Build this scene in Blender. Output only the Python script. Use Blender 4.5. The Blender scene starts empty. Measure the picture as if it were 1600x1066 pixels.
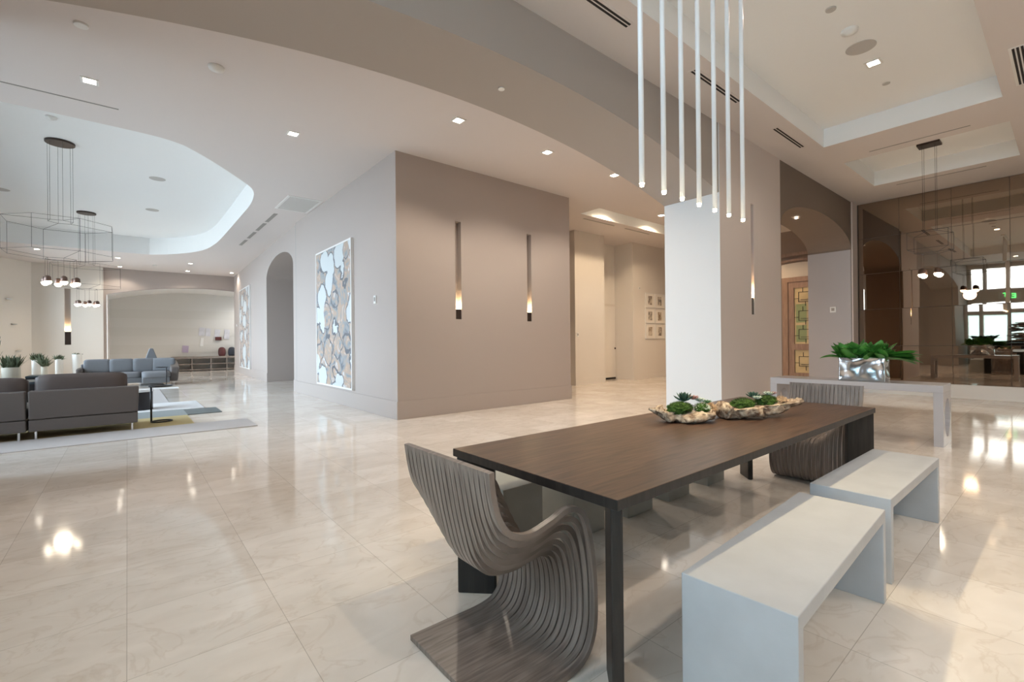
import bpy, bmesh, math, random
from mathutils import Vector, Matrix, noise
PI = math.pi
SC = bpy.context.scene
COL = SC.collection
HC = 4.58          # ceiling height
random.seed(7)

# ------------------------------------------------------------------ materials
def nt(m):
    m.use_nodes = True
    t = m.node_tree
    return t, t.nodes, t.links, t.nodes['Principled BSDF']

def mat(name, col, rough=.5, metal=0., spec=.5, bump=0., bscale=40., var=0., vscale=3., coat=0., em=None, es=0.):
    m = bpy.data.materials.new(name)
    t, N, L, p = nt(m)
    p.inputs['Base Color'].default_value = (*col, 1)
    p.inputs['Roughness'].default_value = rough
    p.inputs['Metallic'].default_value = metal
    p.inputs['Specular IOR Level'].default_value = spec
    if coat: p.inputs['Coat Weight'].default_value = coat
    if em:
        p.inputs['Emission Color'].default_value = (*em, 1)
        p.inputs['Emission Strength'].default_value = es
    tc = N.new('ShaderNodeTexCoord')
    if bump:
        n = N.new('ShaderNodeTexNoise'); n.inputs['Scale'].default_value = bscale; n.inputs['Detail'].default_value = 4
        b = N.new('ShaderNodeBump'); b.inputs['Strength'].default_value = bump; b.inputs['Distance'].default_value = .01
        L.new(tc.outputs['Object'], n.inputs['Vector']); L.new(n.outputs['Fac'], b.inputs['Height']); L.new(b.outputs['Normal'], p.inputs['Normal'])
    if var:
        n = N.new('ShaderNodeTexNoise'); n.inputs['Scale'].default_value = vscale; n.inputs['Detail'].default_value = 5
        r = N.new('ShaderNodeValToRGB')
        r.color_ramp.elements[0].position = .3; r.color_ramp.elements[1].position = .7
        r.color_ramp.elements[0].color = (*[c * (1 - var) for c in col], 1)
        r.color_ramp.elements[1].color = (*[min(1, c * (1 + var)) for c in col], 1)
        L.new(tc.outputs['Object'], n.inputs['Vector']); L.new(n.outputs['Fac'], r.inputs['Fac']); L.new(r.outputs['Color'], p.inputs['Base Color'])
    return m

def wood(name, c1, c2, scale=(1, 12, 12), rough=.5, detail=6, nscale=3.):
    m = bpy.data.materials.new(name)
    t, N, L, p = nt(m)
    tc = N.new('ShaderNodeTexCoord'); mp = N.new('ShaderNodeMapping'); mp.inputs['Scale'].default_value = scale
    n = N.new('ShaderNodeTexNoise'); n.inputs['Scale'].default_value = nscale; n.inputs['Detail'].default_value = detail; n.inputs['Distortion'].default_value = .6
    r = N.new('ShaderNodeValToRGB'); r.color_ramp.elements[0].position = .35; r.color_ramp.elements[1].position = .68
    r.color_ramp.elements[0].color = (*c1, 1); r.color_ramp.elements[1].color = (*c2, 1)
    b = N.new('ShaderNodeBump'); b.inputs['Strength'].default_value = .15; b.inputs['Distance'].default_value = .004
    L.new(tc.outputs['Object'], mp.inputs['Vector']); L.new(mp.outputs['Vector'], n.inputs['Vector']); L.new(n.outputs['Fac'], r.inputs['Fac'])
    L.new(r.outputs['Color'], p.inputs['Base Color']); L.new(n.outputs['Fac'], b.inputs['Height']); L.new(b.outputs['Normal'], p.inputs['Normal'])
    p.inputs['Roughness'].default_value = rough
    return m

def marble_floor():
    m = bpy.data.materials.new('crema_marble_tiles')
    t, N, L, p = nt(m)
    tc = N.new('ShaderNodeTexCoord'); mp = N.new('ShaderNodeMapping')
    mp.inputs['Location'].default_value = (.01 / .587 + 20, -2.37 / .587 + 24, 0); mp.inputs['Scale'].default_value = (1 / .587, 1 / .587, 1)
    br = N.new('ShaderNodeTexBrick'); br.offset = 0; br.squash = 1
    br.inputs['Scale'].default_value = 1; br.inputs['Mortar Size'].default_value = .003; br.inputs['Mortar Smooth'].default_value = .3
    br.inputs['Brick Width'].default_value = 1; br.inputs['Row Height'].default_value = 1
    br.inputs['Color1'].default_value = (.89, .84, .785, 1); br.inputs['Color2'].default_value = (.78, .72, .655, 1); br.inputs['Mortar'].default_value = (.56, .51, .45, 1)
    L.new(tc.outputs['Object'], mp.inputs['Vector']); L.new(mp.outputs['Vector'], br.inputs['Vector'])
    # soft clouds and fine veins, stretched along the room
    mp2 = N.new('ShaderNodeMapping'); mp2.inputs['Scale'].default_value = (1.0, 1.6, 1); mp2.inputs['Rotation'].default_value = (0, 0, .25)
    L.new(tc.outputs['Object'], mp2.inputs['Vector'])
    n1 = N.new('ShaderNodeTexNoise'); n1.inputs['Scale'].default_value = 2.2; n1.inputs['Detail'].default_value = 6; n1.inputs['Distortion'].default_value = 1.2
    L.new(mp2.outputs['Vector'], n1.inputs['Vector'])
    r1 = N.new('ShaderNodeValToRGB'); r1.color_ramp.elements[0].position = .3; r1.color_ramp.elements[1].position = .7
    r1.color_ramp.elements[0].color = (.88, .85, .81, 1); r1.color_ramp.elements[1].color = (1.08, 1.07, 1.06, 1)
    L.new(n1.outputs['Fac'], r1.inputs['Fac'])
    mx = N.new('ShaderNodeMix'); mx.data_type = 'RGBA'; mx.blend_type = 'MULTIPLY'; mx.inputs['Factor'].default_value = .65
    L.new(br.outputs['Color'], mx.inputs['A']); L.new(r1.outputs['Color'], mx.inputs['B'])
    n2 = N.new('ShaderNodeTexNoise'); n2.inputs['Scale'].default_value = 1.7; n2.inputs['Detail'].default_value = 8; n2.inputs['Distortion'].default_value = 2.
    L.new(mp2.outputs['Vector'], n2.inputs['Vector'])
    r2 = N.new('ShaderNodeValToRGB'); e = r2.color_ramp.elements
    e[0].position = .475; e[0].color = (0, 0, 0, 1); e[1].position = .5; e[1].color = (1, 1, 1, 1)
    e3 = r2.color_ramp.elements.new(.525); e3.color = (0, 0, 0, 1)
    L.new(n2.outputs['Fac'], r2.inputs['Fac'])
    mu = N.new('ShaderNodeMath'); mu.operation = 'MULTIPLY'; mu.inputs[1].default_value = .16
    L.new(r2.outputs['Color'], mu.inputs[0])
    mx2 = N.new('ShaderNodeMix'); mx2.data_type = 'RGBA'; mx2.inputs['B'].default_value = (.42, .29, .17, 1)
    L.new(mu.outputs[0], mx2.inputs['Factor']); L.new(mx.outputs['Result'], mx2.inputs['A'])
    L.new(mx2.outputs['Result'], p.inputs['Base Color'])
    p.inputs['Roughness'].default_value = .075; p.inputs['Specular IOR Level'].default_value = .6
    return m

def painting(name, off):
    m = bpy.data.materials.new(name)
    t, N, L, p = nt(m)
    tc = N.new('ShaderNodeTexCoord'); mp = N.new('ShaderNodeMapping'); mp.inputs['Location'].default_value = off
    L.new(tc.outputs['Object'], mp.inputs['Vector'])
    nz = N.new('ShaderNodeTexNoise'); nz.inputs['Scale'].default_value = 2.5; nz.inputs['Detail'].default_value = 5
    L.new(mp.outputs['Vector'], nz.inputs['Vector'])
    ad = N.new('ShaderNodeMix'); ad.data_type = 'RGBA'; ad.blend_type = 'ADD'; ad.inputs['Factor'].default_value = .35
    L.new(mp.outputs['Vector'], ad.inputs['A']); L.new(nz.outputs['Color'], ad.inputs['B'])
    v = N.new('ShaderNodeTexVoronoi'); v.feature = 'F1'; v.inputs['Scale'].default_value = 1.75
    L.new(ad.outputs['Result'], v.inputs['Vector'])
    vc = N.new('ShaderNodeTexVoronoi'); vc.inputs['Scale'].default_value = 1.75
    L.new(ad.outputs['Result'], vc.inputs['Vector'])
    sep = N.new('ShaderNodeSeparateColor'); L.new(vc.outputs['Color'], sep.inputs['Color'])
    bg = N.new('ShaderNodeTexNoise'); bg.inputs['Scale'].default_value = 3.2; bg.inputs['Detail'].default_value = 9; bg.inputs['Distortion'].default_value = 1.5
    L.new(mp.outputs['Vector'], bg.inputs['Vector'])
    rb = N.new('ShaderNodeValToRGB'); el = rb.color_ramp.elements
    el[0].position = .3; el[0].color = (.15, .16, .18, 1); el[1].position = .75; el[1].color = (.75, .77, .76, 1)
    for pos, c in ((.42, (.3, .33, .36)), (.5, (.42, .34, .28)), (.58, (.5, .36, .27)), (.66, (.52, .53, .55))):
        x = el.new(pos); x.color = (*c, 1)
    L.new(bg.outputs['Fac'], rb.inputs['Fac'])
    blob = N.new('ShaderNodeMath'); blob.operation = 'LESS_THAN'; blob.inputs[1].default_value = .50
    L.new(v.outputs['Distance'], blob.inputs[0])
    pick = N.new('ShaderNodeMath'); pick.operation = 'GREATER_THAN'; pick.inputs[1].default_value = .3
    L.new(sep.outputs['Red'], pick.inputs[0])
    an = N.new('ShaderNodeMath'); an.operation = 'MULTIPLY'; L.new(blob.outputs[0], an.inputs[0]); L.new(pick.outputs[0], an.inputs[1])
    rg = N.new('ShaderNodeMath'); rg.operation = 'COMPARE'; rg.inputs[1].default_value = .525; rg.inputs[2].default_value = .03
    L.new(v.outputs['Distance'], rg.inputs[0])
    ol = N.new('ShaderNodeMix'); ol.data_type = 'RGBA'; ol.inputs['B'].default_value = (.13, .14, .16, 1)
    L.new(rg.outputs[0], ol.inputs['Factor']); L.new(rb.outputs['Color'], ol.inputs['A'])
    mx = N.new('ShaderNodeMix'); mx.data_type = 'RGBA'; mx.inputs['B'].default_value = (.60, .64, .655, 1)
    L.new(an.outputs[0], mx.inputs['Factor']); L.new(ol.outputs['Result'], mx.inputs['A']); L.new(mx.outputs['Result'], p.inputs['Base Color'])
    p.inputs['Roughness'].default_value = .45
    return m

def glass(name, tint, haze=0.):
    m = bpy.data.materials.new(name)
    m.use_nodes = True
    N, L = m.node_tree.nodes, m.node_tree.links
    N.remove(N['Principled BSDF'])
    tr = N.new('ShaderNodeBsdfTransparent'); tr.inputs['Color'].default_value = (*tint, 1)
    gl = N.new('ShaderNodeBsdfGlossy'); gl.inputs['Roughness'].default_value = .02
    fr = N.new('ShaderNodeFresnel'); fr.inputs['IOR'].default_value = 1.45
    mx = N.new('ShaderNodeMixShader')
    L.new(fr.outputs[0], mx.inputs[0]); L.new(tr.outputs[0], mx.inputs[1]); L.new(gl.outputs[0], mx.inputs[2])
    out = mx
    if haze:
        df = N.new('ShaderNodeBsdfTranslucent'); df.inputs['Color'].default_value = (*tint, 1)
        m2 = N.new('ShaderNodeMixShader'); m2.inputs[0].default_value = haze
        L.new(mx.outputs[0], m2.inputs[1]); L.new(df.outputs[0], m2.inputs[2]); out = m2
    L.new(out.outputs[0], N['Material Output'].inputs['Surface'])
    return m

def print_mat(name, off, col=(.12, .11, .1)):
    m = bpy.data.materials.new(name)
    t, N, L, p = nt(m)
    tc = N.new('ShaderNodeTexCoord'); mp = N.new('ShaderNodeMapping'); mp.inputs['Location'].default_value = off
    n = N.new('ShaderNodeTexNoise'); n.inputs['Scale'].default_value = 9; n.inputs['Detail'].default_value = 8
    r = N.new('ShaderNodeValToRGB'); r.color_ramp.elements[0].position = .4; r.color_ramp.elements[1].position = .62
    r.color_ramp.elements[0].color = (*col, 1); r.color_ramp.elements[1].color = (.62, .56, .48, 1)
    L.new(tc.outputs['Object'], mp.inputs['Vector']); L.new(mp.outputs['Vector'], n.inputs['Vector']); L.new(n.outputs['Fac'], r.inputs['Fac']); L.new(r.outputs['Color'], p.inputs['Base Color'])
    return m

M = dict(
    floor=marble_floor(),
    ceiling=mat('ceiling_paint', (.70, .65, .63), .8, bump=.02, bscale=200),
    tray=mat('tray_paint', (.86, .87, .87), .8),
    taupe=mat('taupe_paint', (.44, .385, .355), .75, bump=.02, bscale=200),
    header=mat('arch_taupe_paint', (.42, .38, .35), .75, bump=.02, bscale=200),
    brown=mat('brown_paint', (.20, .155, .125), .7),
    pier=mat('pier_paint', (.61, .54, .505), .75, bump=.02, bscale=200),
    white=mat('white_wall_paint', (.72, .68, .63), .75),
    beige=mat('beige_wall_paint', (.66, .61, .55), .75),
    trimw=mat('white_trim', (.80, .79, .77), .5),
    hallwood=mat('hall_taupe', (.27, .20, .16), .6),
    doorwood=wood('door_wood', (.27, .175, .13), (.36, .24, .18), (8, 8, 1), .4),
    table=wood('dark_oak', (.040, .021, .014), (.105, .059, .038), (1.0, 14, 14), .34, 8, 3.5), tableleg=wood('dark_oak_leg', (.010, .009, .0085), (.026, .022, .020), (12, 12, 1.), .45, 6, 3.),
    chair=wood('grey_walnut', (.16, .125, .107), (.29, .24, .21), (1.2, 22, 1.2), .33, 6, 3.),
    concrete=mat('pale_concrete', (.47, .485, .505), .6, bump=.05, bscale=60, var=.05, vscale=6),
    stool=mat('grey_concrete', (.34, .35, .335), .65, bump=.05, bscale=60, var=.06, vscale=6),
    console=mat('greige_lacquer', (.45, .43, .44), .22),
    steel=mat('hammered_silver', (.62, .64, .67), .17, 1.),
    chrome=mat('chrome', (.8, .8, .8), .15, 1.),
    black=mat('black_metal', (.012, .012, .014), .4),
    blackbox=mat('black_lacquer', (.015, .013, .016), .35),
    teal=mat('dark_teal_lacquer', (.035, .055, .07), .3),
    bronze=mat('bronze_metal', (.05, .035, .03), .4, .6),
    wire=mat('dark_wire', (.03, .03, .03), .5),
    rod=mat('white_rod', (.93, .94, .96), .3),
    copper=mat('copper_cap', (.14, .085, .065), .4, .6),
    bulb=mat('bulb_glass', (1, .95, .88), .3, em=(1, .86, .66), es=5),
    tip=mat('rod_tip_glow', (1, .9, .7), .3, em=(1, .78, .45), es=60),
    lens=mat('downlight_lens', (1, .95, .88), .3, em=(1, .90, .76), es=22),
    slotglow=mat('sconce_lamp', (1, .9, .7), .3, em=(1, .76, .44), es=8),
    sofa=mat('taupe_leather', (.115, .098, .09), .48, bump=.04, bscale=120),
    sofacush=mat('brown_velvet', (.082, .062, .056), .6, bump=.05, bscale=90),
    blue=mat('blue_grey_fabric', (.20, .208, .226), .85, bump=.08, bscale=150),
    rugpale=mat('pale_rug', (.52, .49, .48), .95, bump=.2, bscale=220),
    rugwhite=mat('white_rug', (.72, .72, .73), .95, bump=.2, bscale=220),
    rugyellow=mat('mustard_rug', (.50, .40, .20), .95, bump=.2, bscale=220),
    rugdark=mat('slate_rug', (.15, .165, .165), .95, bump=.2, bscale=220),
    ruggrey=mat('grey_rug', (.27, .295, .295), .95, bump=.2, bscale=220),
    marbletop=mat('white_marble', (.82, .82, .82), .25, var=.05),
    potw=mat('white_planter', (.75, .74, .70), .5),
    potb=mat('cream_planter', (.62, .59, .50), .6),
    leaf=mat('glossy_leaf', (.06, .22, .035), .4, var=.45, vscale=9),
    leafd=mat('dark_leaf', (.02, .07, .015), .4, var=.4, vscale=12),
    grass=mat('grey_green_grass', (.10, .13, .075), .7, var=.4, vscale=8),
    moss=mat('green_moss', (.045, .10, .012), .95, bump=.9, bscale=60, var=.55, vscale=25),
    tanmoss=mat('tan_reindeer_moss', (.52, .36, .22), .95, bump=.9, bscale=70, var=.35, vscale=30),
    drift=wood('driftwood', (.13, .075, .045), (.62, .50, .37), (3.0, 12, 12), .85, 9, 3.),
    succ=mat('green_succulent', (.10, .19, .08), .5, var=.3, vscale=15),
    succd=mat('dark_succulent', (.03, .075, .05), .5),
    succp=mat('pink_succulent', (.42, .22, .2), .5, var=.3, vscale=15),
    succw=mat('silver_succulent', (.46, .52, .44), .6, var=.2, vscale=15),
    frame=mat('white_frame', (.78, .77, .75), .5),
    framedark=mat('grey_frame_side', (.25, .24, .23), .5),
    matboard=mat('white_mat_board', (.82, .79, .74), .8),
    plastic=mat('white_plastic', (.78, .78, .76), .4),
    ventdark=mat('vent_shadow', (.02, .015, .015), .8),
    ventgrey=mat('vent_grey', (.33, .31, .29), .6),
    speaker=mat('speaker_mesh', (.50, .48, .46), .8),
    art1=painting('abstract_blotches', (3.1, 1.3, 0)), art2=painting('abstract_pods', (9.2, 4.4, 2)),
    clear=glass('window_glass', (.96, .98, .98)), aqua=glass('frosted_aqua_glass', (.62, .72, .72), .4),
    doorglass=mat('amber_door_glass', (.62, .50, .28), .3, var=.15), doorgreen=mat('green_door_glass', (.30, .36, .17), .3),
    exitgreen=mat('exit_green', (.02, .5, .1), .5, em=(.1, 1, .25), es=4),
    maroon=mat('maroon_shell', (.10, .025, .025), .5), navy=mat('navy_shell', (.03, .035, .05), .5),
    paper=mat('pale_print', (.62, .62, .66), .7, var=.15, vscale=3), violet=mat('violet_print', (.5, .42, .55), .7),
    shelf=wood('grey_ash', (.2, .165, .14), (.33, .29, .26), (1, 10, 10), .55),
    niche=mat('niche_plaster', (.68, .665, .63), .7), nicheband=mat('niche_plaster_band', (.655, .64, .60), .7), farwhite=mat('cream_white_paint', (.76, .72, .66), .75), pier_daylit=mat('pier_daylit_tone', (.76, .77, .78), .75), jamb=mat('jamb_daylit_tone', (.44, .42, .43), .75),  # pier side and jamb colours carry the cool window light
    hedge=mat('hedge_green', (.03, .06, .02), .8, var=.4, vscale=5), paving=mat('outdoor_paving', (.5, .48, .45), .9),
)
def mirror_mat():
    m = bpy.data.materials.new('bronze_mirror'); t, N, L, p = nt(m)
    p.inputs['Base Color'].default_value = (.38, .30, .235, 1); p.inputs['Metallic'].default_value = 1; p.inputs['Roughness'].default_value = .015
    tc = N.new('ShaderNodeTexCoord'); n = N.new('ShaderNodeTexNoise'); n.inputs['Scale'].default_value = 1.1; n.inputs['Detail'].default_value = 0
    b = N.new('ShaderNodeBump'); b.inputs['Strength'].default_value = .03; b.inputs['Distance'].default_value = .03
    L.new(tc.outputs['Object'], n.inputs['Vector']); L.new(n.outputs['Fac'], b.inputs['Height']); L.new(b.outputs['Normal'], p.inputs['Normal'])
    return m
M['mirror'] = mirror_mat()

# ------------------------------------------------------------------ builders
def obj(name, bm, m, parent=None, smooth=False, bevel=0., autos=None):
    bmesh.ops.recalc_face_normals(bm, faces=bm.faces[:])
    me = bpy.data.meshes.new(name); bm.to_mesh(me); bm.free()
    o = bpy.data.objects.new(name, me); COL.objects.link(o)
    for x in (m if isinstance(m, (list, tuple)) else [m]): me.materials.append(x)
    if smooth:
        for p in me.polygons: p.use_smooth = True
    if bevel:
        b = o.modifiers.new('bevel', 'BEVEL'); b.width = bevel; b.segments = 3; b.limit_method = 'ANGLE'; b.angle_limit = .7
        for p in me.polygons: p.use_smooth = True
        o.modifiers.new('wn', 'WEIGHTED_NORMAL').keep_sharp = True
    if parent: o.parent = parent
    return o

def tag(o, label, cat, group=None):
    o['label'] = label; o['category'] = cat
    if group: o['group'] = group
    return o

def thing(name, label, cat, loc=(0, 0, 0), rz=0., group=None):
    o = bpy.data.objects.new(name, None); COL.objects.link(o); o.empty_display_size = .1
    o.location = loc; o.rotation_euler = (0, 0, rz)
    return tag(o, label, cat, group)

def struct(name, bm, m, label=None, cat=None, parent=None, **k):
    o = obj(name, bm, m, parent, **k)
    if not parent:
        o['kind'] = 'structure'
        if label: o['label'] = label; o['category'] = cat or name.split('_')[0]
    return o

def copy_tree(o, parent=None):
    c = o.copy(); COL.objects.link(c)
    if parent: c.parent = parent
    for ch in list(o.children): copy_tree(ch, c)
    return c

def B(): return bmesh.new()
def box(bm, x0, y0, z0, x1, y1, z1, rz=0., mi=0):
    g = bmesh.ops.create_cube(bm, size=1)
    c = Vector(((x0 + x1) / 2, (y0 + y1) / 2, (z0 + z1) / 2))
    mt = Matrix.Translation(c) @ Matrix.Rotation(rz, 4, 'Z') @ Matrix.Diagonal((abs(x1 - x0), abs(y1 - y0), abs(z1 - z0), 1))
    bmesh.ops.transform(bm, matrix=mt, verts=g['verts'])
    if mi:
        for f in {f for v in g['verts'] for f in v.link_faces}: f.material_index = mi
    return g['verts']
def tube(bm, pts, r, seg=8, closed=False, cap=True):
    pts = [Vector(p) for p in pts]; rings = []; n = len(pts); up = None
    for i, p in enumerate(pts):
        if closed: d = pts[(i + 1) % n] - pts[i - 1]
        else: d = pts[min(i + 1, n - 1)] - pts[max(i - 1, 0)]
        d.normalize()
        if up is None or abs(up.dot(d)) > .95: up = Vector((0, 0, 1)) if abs(d.z) < .9 else Vector((1, 0, 0))
        a = d.cross(up).normalized(); b = a.cross(d); up = b
        rr = r[i] if isinstance(r, (list, tuple)) else r
        rings.append([bm.verts.new(p + (a * math.cos(2 * PI * k / seg) + b * math.sin(2 * PI * k / seg)) * rr) for k in range(seg)])
    m = n if closed else n - 1
    for i in range(m):
        A, C = rings[i], rings[(i + 1) % n]
        for k in range(seg): bm.faces.new((A[k], A[(k + 1) % seg], C[(k + 1) % seg], C[k]))
    if cap and not closed: bm.faces.new(rings[0][::-1]); bm.faces.new(rings[-1])
def lathe(bm, prof, c=(0, 0, 0), seg=24):
    c = Vector(c); rings = []
    for r, z in prof:
        if r < 1e-6: rings.append([bm.verts.new(c + Vector((0, 0, z)))])
        else: rings.append([bm.verts.new(c + Vector((r * math.cos(2 * PI * k / seg), r * math.sin(2 * PI * k / seg), z))) for k in range(seg)])
    for A, C in zip(rings, rings[1:]):
        for k in range(seg):
            if len(A) == 1 and len(C) == 1: continue
            if len(A) == 1: bm.faces.new((A[0], C[k], C[(k + 1) % seg]))
            elif len(C) == 1: bm.faces.new((A[k], A[(k + 1) % seg], C[0]))
            else: bm.faces.new((A[k], A[(k + 1) % seg], C[(k + 1) % seg], C[k]))
def fill(bm, loops, f):
    """flat face with holes: loops of (u, v); f maps (u, v) to a point"""
    vs, es = [], []
    for lp in loops:
        v = [bm.verts.new(f(*q)) for q in lp]; vs.append(v)
        es += [bm.edges.new((v[i], v[(i + 1) % len(v)])) for i in range(len(v))]
    bmesh.ops.triangle_fill(bm, use_beauty=True, use_dissolve=False, edges=es)
    return vs
def prism(bm, loops, f0, f1):
    a = fill(bm, loops, f0); b = fill(bm, loops, f1)
    for A, C in zip(a, b):
        n = len(A)
        for i in range(n): bm.faces.new((A[i], A[(i + 1) % n], C[(i + 1) % n], C[i]))
def arch(x0, x1, zs, za, n=24):
    """points of an arch from x0 to x1 (spring zs, crown za)"""
    c, a = (x0 + x1) / 2, (x1 - x0) / 2
    out = []
    for i in range(n + 1):
        t = PI - PI * i / n
        out.append((c + a * math.cos(t), zs + (za - zs) * math.sin(t) ** 1.0))
    return out
def segarch(x0, x1, zs, za, n=24):
    c, a, h = (x0 + x1) / 2, (x1 - x0) / 2, za - zs
    R = (a * a + h * h) / (2 * h); out = []
    for i in range(n + 1):
        x = x0 + (x1 - x0) * i / n
        out.append((x, za - R + math.sqrt(R * R - (x - c) ** 2)))
    return out
def rect(u0, v0, u1, v1): return [(u0, v0), (u1, v0), (u1, v1), (u0, v1)]
def spline(pts, n):
    P = [Vector(p) for p in pts]; out = []
    m = len(P) - 1
    for i in range(n):
        t = i / (n - 1) * m; k = min(int(t), m - 1); u = t - k
        p0, p1, p2, p3 = P[max(k - 1, 0)], P[k], P[k + 1], P[min(k + 2, m)]
        out.append(.5 * ((2 * p1) + (p2 - p0) * u + (2 * p0 - 5 * p1 + 4 * p2 - p3) * u * u + (3 * p1 - p0 - 3 * p2 + p3) * u ** 3))
    return out
def cushion(bm, cx, cy, cz, sx, sy, sz, p=4., seg=16, rx=0., rz=0.):
    """a pillow-like superellipsoid"""
    g = bmesh.ops.create_uvsphere(bm, u_segments=seg * 2, v_segments=seg, radius=1)
    mt = Matrix.Translation((cx, cy, cz)) @ Matrix.Rotation(rz, 4, 'Z') @ Matrix.Rotation(rx, 4, 'X')
    for v in g['verts']:
        c = v.co.normalized()
        k = (abs(c.x) ** p + abs(c.y) ** p + abs(c.z) ** p) ** (-1 / p)
        v.co = mt @ Vector((c.x * k * sx / 2, c.y * k * sy / 2, c.z * k * sz / 2))

# ================================================================== SETTING
bm = B(); box(bm, -4.2, -4.0, -.12, 17, 29.2, 0)
struct('floor', bm, M['floor'], 'polished cream marble tile floor across the whole lobby')

# trays cut into the ceiling
left_tray = [(-3.55, 9.1), (-.6, 9.1), (.3, 9.13), (.67, 9.24), (.86, 9.4), (1.17, 9.75), (1.53, 10.22), (1.82, 10.63), (2.03, 10.97), (2.16, 11.45), (2.24, 12.3), (2.25, 13.5),
             (2.25, 16.7), (2.21, 17.9), (2.1, 18.9), (1.9, 19.6), (1.6, 20.2), (1.15, 20.8), (.64, 21.25), (-3.55, 21.2)]
def smoothloop(lp, i0, i1, n):
    return lp[:i0] + [tuple(p) for p in spline([(*q, 0) for q in lp[i0:i1]], n)] + lp[i1:]
left_tray = [(p[0], p[1]) for p in smoothloop(left_tray, 1, 19, 70)]
trays = [('ceiling_lounge_tray', left_tray, 5.17), ('ceiling_dining_tray', rect(.9, .6, 9.2, 2.71), 4.89),
         ('ceiling_console_tray', rect(10.32, .6, 12.39, 2.72), 4.88), ('ceiling_corridor_tray', rect(8.98, 7.43, 13.6, 8.06), 4.86)]
bm = B(); fill(bm, [rect(-4.2, -4.0, 17, 29.2)] + [t[1] for t in trays], lambda u, v: (u, v, HC))
struct('ceiling', bm, M['ceiling'], 'flat off-white ceiling with recessed trays over the lobby')
for n, lp, z in trays:
    bm = B(); a = fill(bm, [lp], lambda u, v: (u, v, z))[0]
    b = [bm.verts.new((u, v, HC)) for u, v in lp]; k = len(lp)
    for i in range(k): bm.faces.new((a[i], a[(i + 1) % k], b[(i + 1) % k], b[i]))
    struct(n, bm, M['tray'], {'ceiling_lounge_tray': 'large curved white ceiling recess over the sofas', 'ceiling_dining_tray': 'long rectangular ceiling recess above the dining table',
        'ceiling_console_tray': 'smaller rectangular ceiling recess beside the mirror wall', 'ceiling_corridor_tray': 'narrow lit ceiling recess at the corridor mouth'}[n], 'ceiling')

# --- thick wall with the two arched openings (dining side / lounge side)
YA, YB = 3.40, 4.32
A1 = [(x, 4.003 - 15.4 + math.sqrt(15.4 ** 2 - (x - 3.1) ** 2)) for x in [-1.0 + 7.88 * i / 44 for i in range(45)]]
bm = B(); prism(bm, [[(-3.6, 0), (-1.0, 0)] + A1 + [(6.88, HC), (-3.6, HC)]], lambda u, v: (u, YA, v), lambda u, v: (u, YB, v))
box(bm, -3.6, YB, 0, -1.25, 6.9, HC)
struct('wall_arch_header', bm, M['header'], 'taupe beam with a wide shallow arch between dining area and lounge', 'wall')
slot3 = rect(7.935, 1.72, 8.04, 3.55)
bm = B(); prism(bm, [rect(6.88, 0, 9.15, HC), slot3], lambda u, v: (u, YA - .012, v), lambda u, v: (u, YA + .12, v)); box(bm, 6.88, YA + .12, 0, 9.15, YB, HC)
w_ = struct('wall_pier', bm, [M['pier'], M['pier_daylit']], 'pale beige pier with a narrow vertical light slot behind the dining table', 'wall')
A2 = arch(9.2, 13.4, 3.43, 3.975, 32)
for p in w_.data.polygons: p.material_index = 1 if abs(p.normal.x) > .9 and abs(p.center.x - 6.88) < .01 else 0  # window-facing pier side coloured paler and cooler, as daylight falls on it
A2 = arch(9.2, 13.4, 3.43, 3.975, 32)
bm = B(); prism(bm, [[(9.15, 0), (9.2, 0)] + A2 + [(13.4, 0), (15.5, 0), (15.5, HC), (9.15, HC)]], lambda u, v: (u, YA, v), lambda u, v: (u, YB, v))
struct('wall_brown_arch', bm, M['brown'], 'dark brown wall with an arched opening beside the mirror', 'wall')
bm = B(); box(bm, 13.385, YA + .01, 0, 13.399, YB, 3.44)
struct('trim_arch_jamb', bm, M['jamb'], 'pale daylight-tinted lining of the right jamb of the brown arch', 'trim')  # bluish daylight on the jamb is put into this colour
bm = B(); box(bm, 13.40, YA - .03, 0, 13.78, YA, HC)
struct('trim_mirror_edge', bm, M['pier'], 'pale upright strip between brown arch and mirror', 'trim')

# --- core block
XC, YC, XE, YE = 3.53, 7.33, 7.79, 13.4
slots = [rect(4.715, 1.74, 4.842, 3.57), rect(6.488, 1.735, 6.615, 3.575)]
bm = B(); prism(bm, [rect(XC, 0, XE, HC)] + slots, lambda u, v: (u, YC, v), lambda u, v: (u, YC + .13, v)); box(bm, XC, YC + .13, 0, XE, YE, HC)
struct('wall_core', bm, M['taupe'], 'taupe freestanding wall block with two vertical light slots', 'wall')
bm = B(); box(bm, XC - .014, YC - .014, 0, XE + .014, YC, .31); box(bm, XC - .014, YC, 0, XC, YE, .31); box(bm, XE, YC, 0, XE + .014, YE, .31)
struct('baseboard_core', bm, M['taupe'], 'tall taupe skirting around the freestanding wall block', 'baseboard', bevel=.004)

# --- lounge right wall with the arch (runs slightly outward)
p0, p1 = Vector((3.58, 13.4, 0)), Vector((4.0, 25.9, 0)); du = (p1 - p0).normalized(); dn = Vector((du.y, -du.x, 0))
LW = (p1 - p0).length
fa = lambda u, v: tuple(p0 + du * u + Vector((0, 0, v))); fb = lambda u, v: tuple(p0 + du * u + dn * 1.05 + Vector((0, 0, v)))
A3 = arch(.55, 4.42, 3.55, 4.12, 28)
bm = B(); prism(bm, [[(0, 0), (.55, 0)] + A3 + [(4.42, 0), (LW, 0), (LW, HC), (0, HC)]], fa, fb)
struct('wall_lounge_arch', bm, M['taupe'], 'taupe lounge wall with an arched passage beyond the wall block', 'wall')
bm = B(); 
for u0, u1 in ((0, .55), (4.42, LW)):
    prism(bm, [rect(u0, 0, u1, .31)], lambda u, v: tuple(p0 + du * u - dn * .014 + Vector((0, 0, v))), fa)
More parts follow.
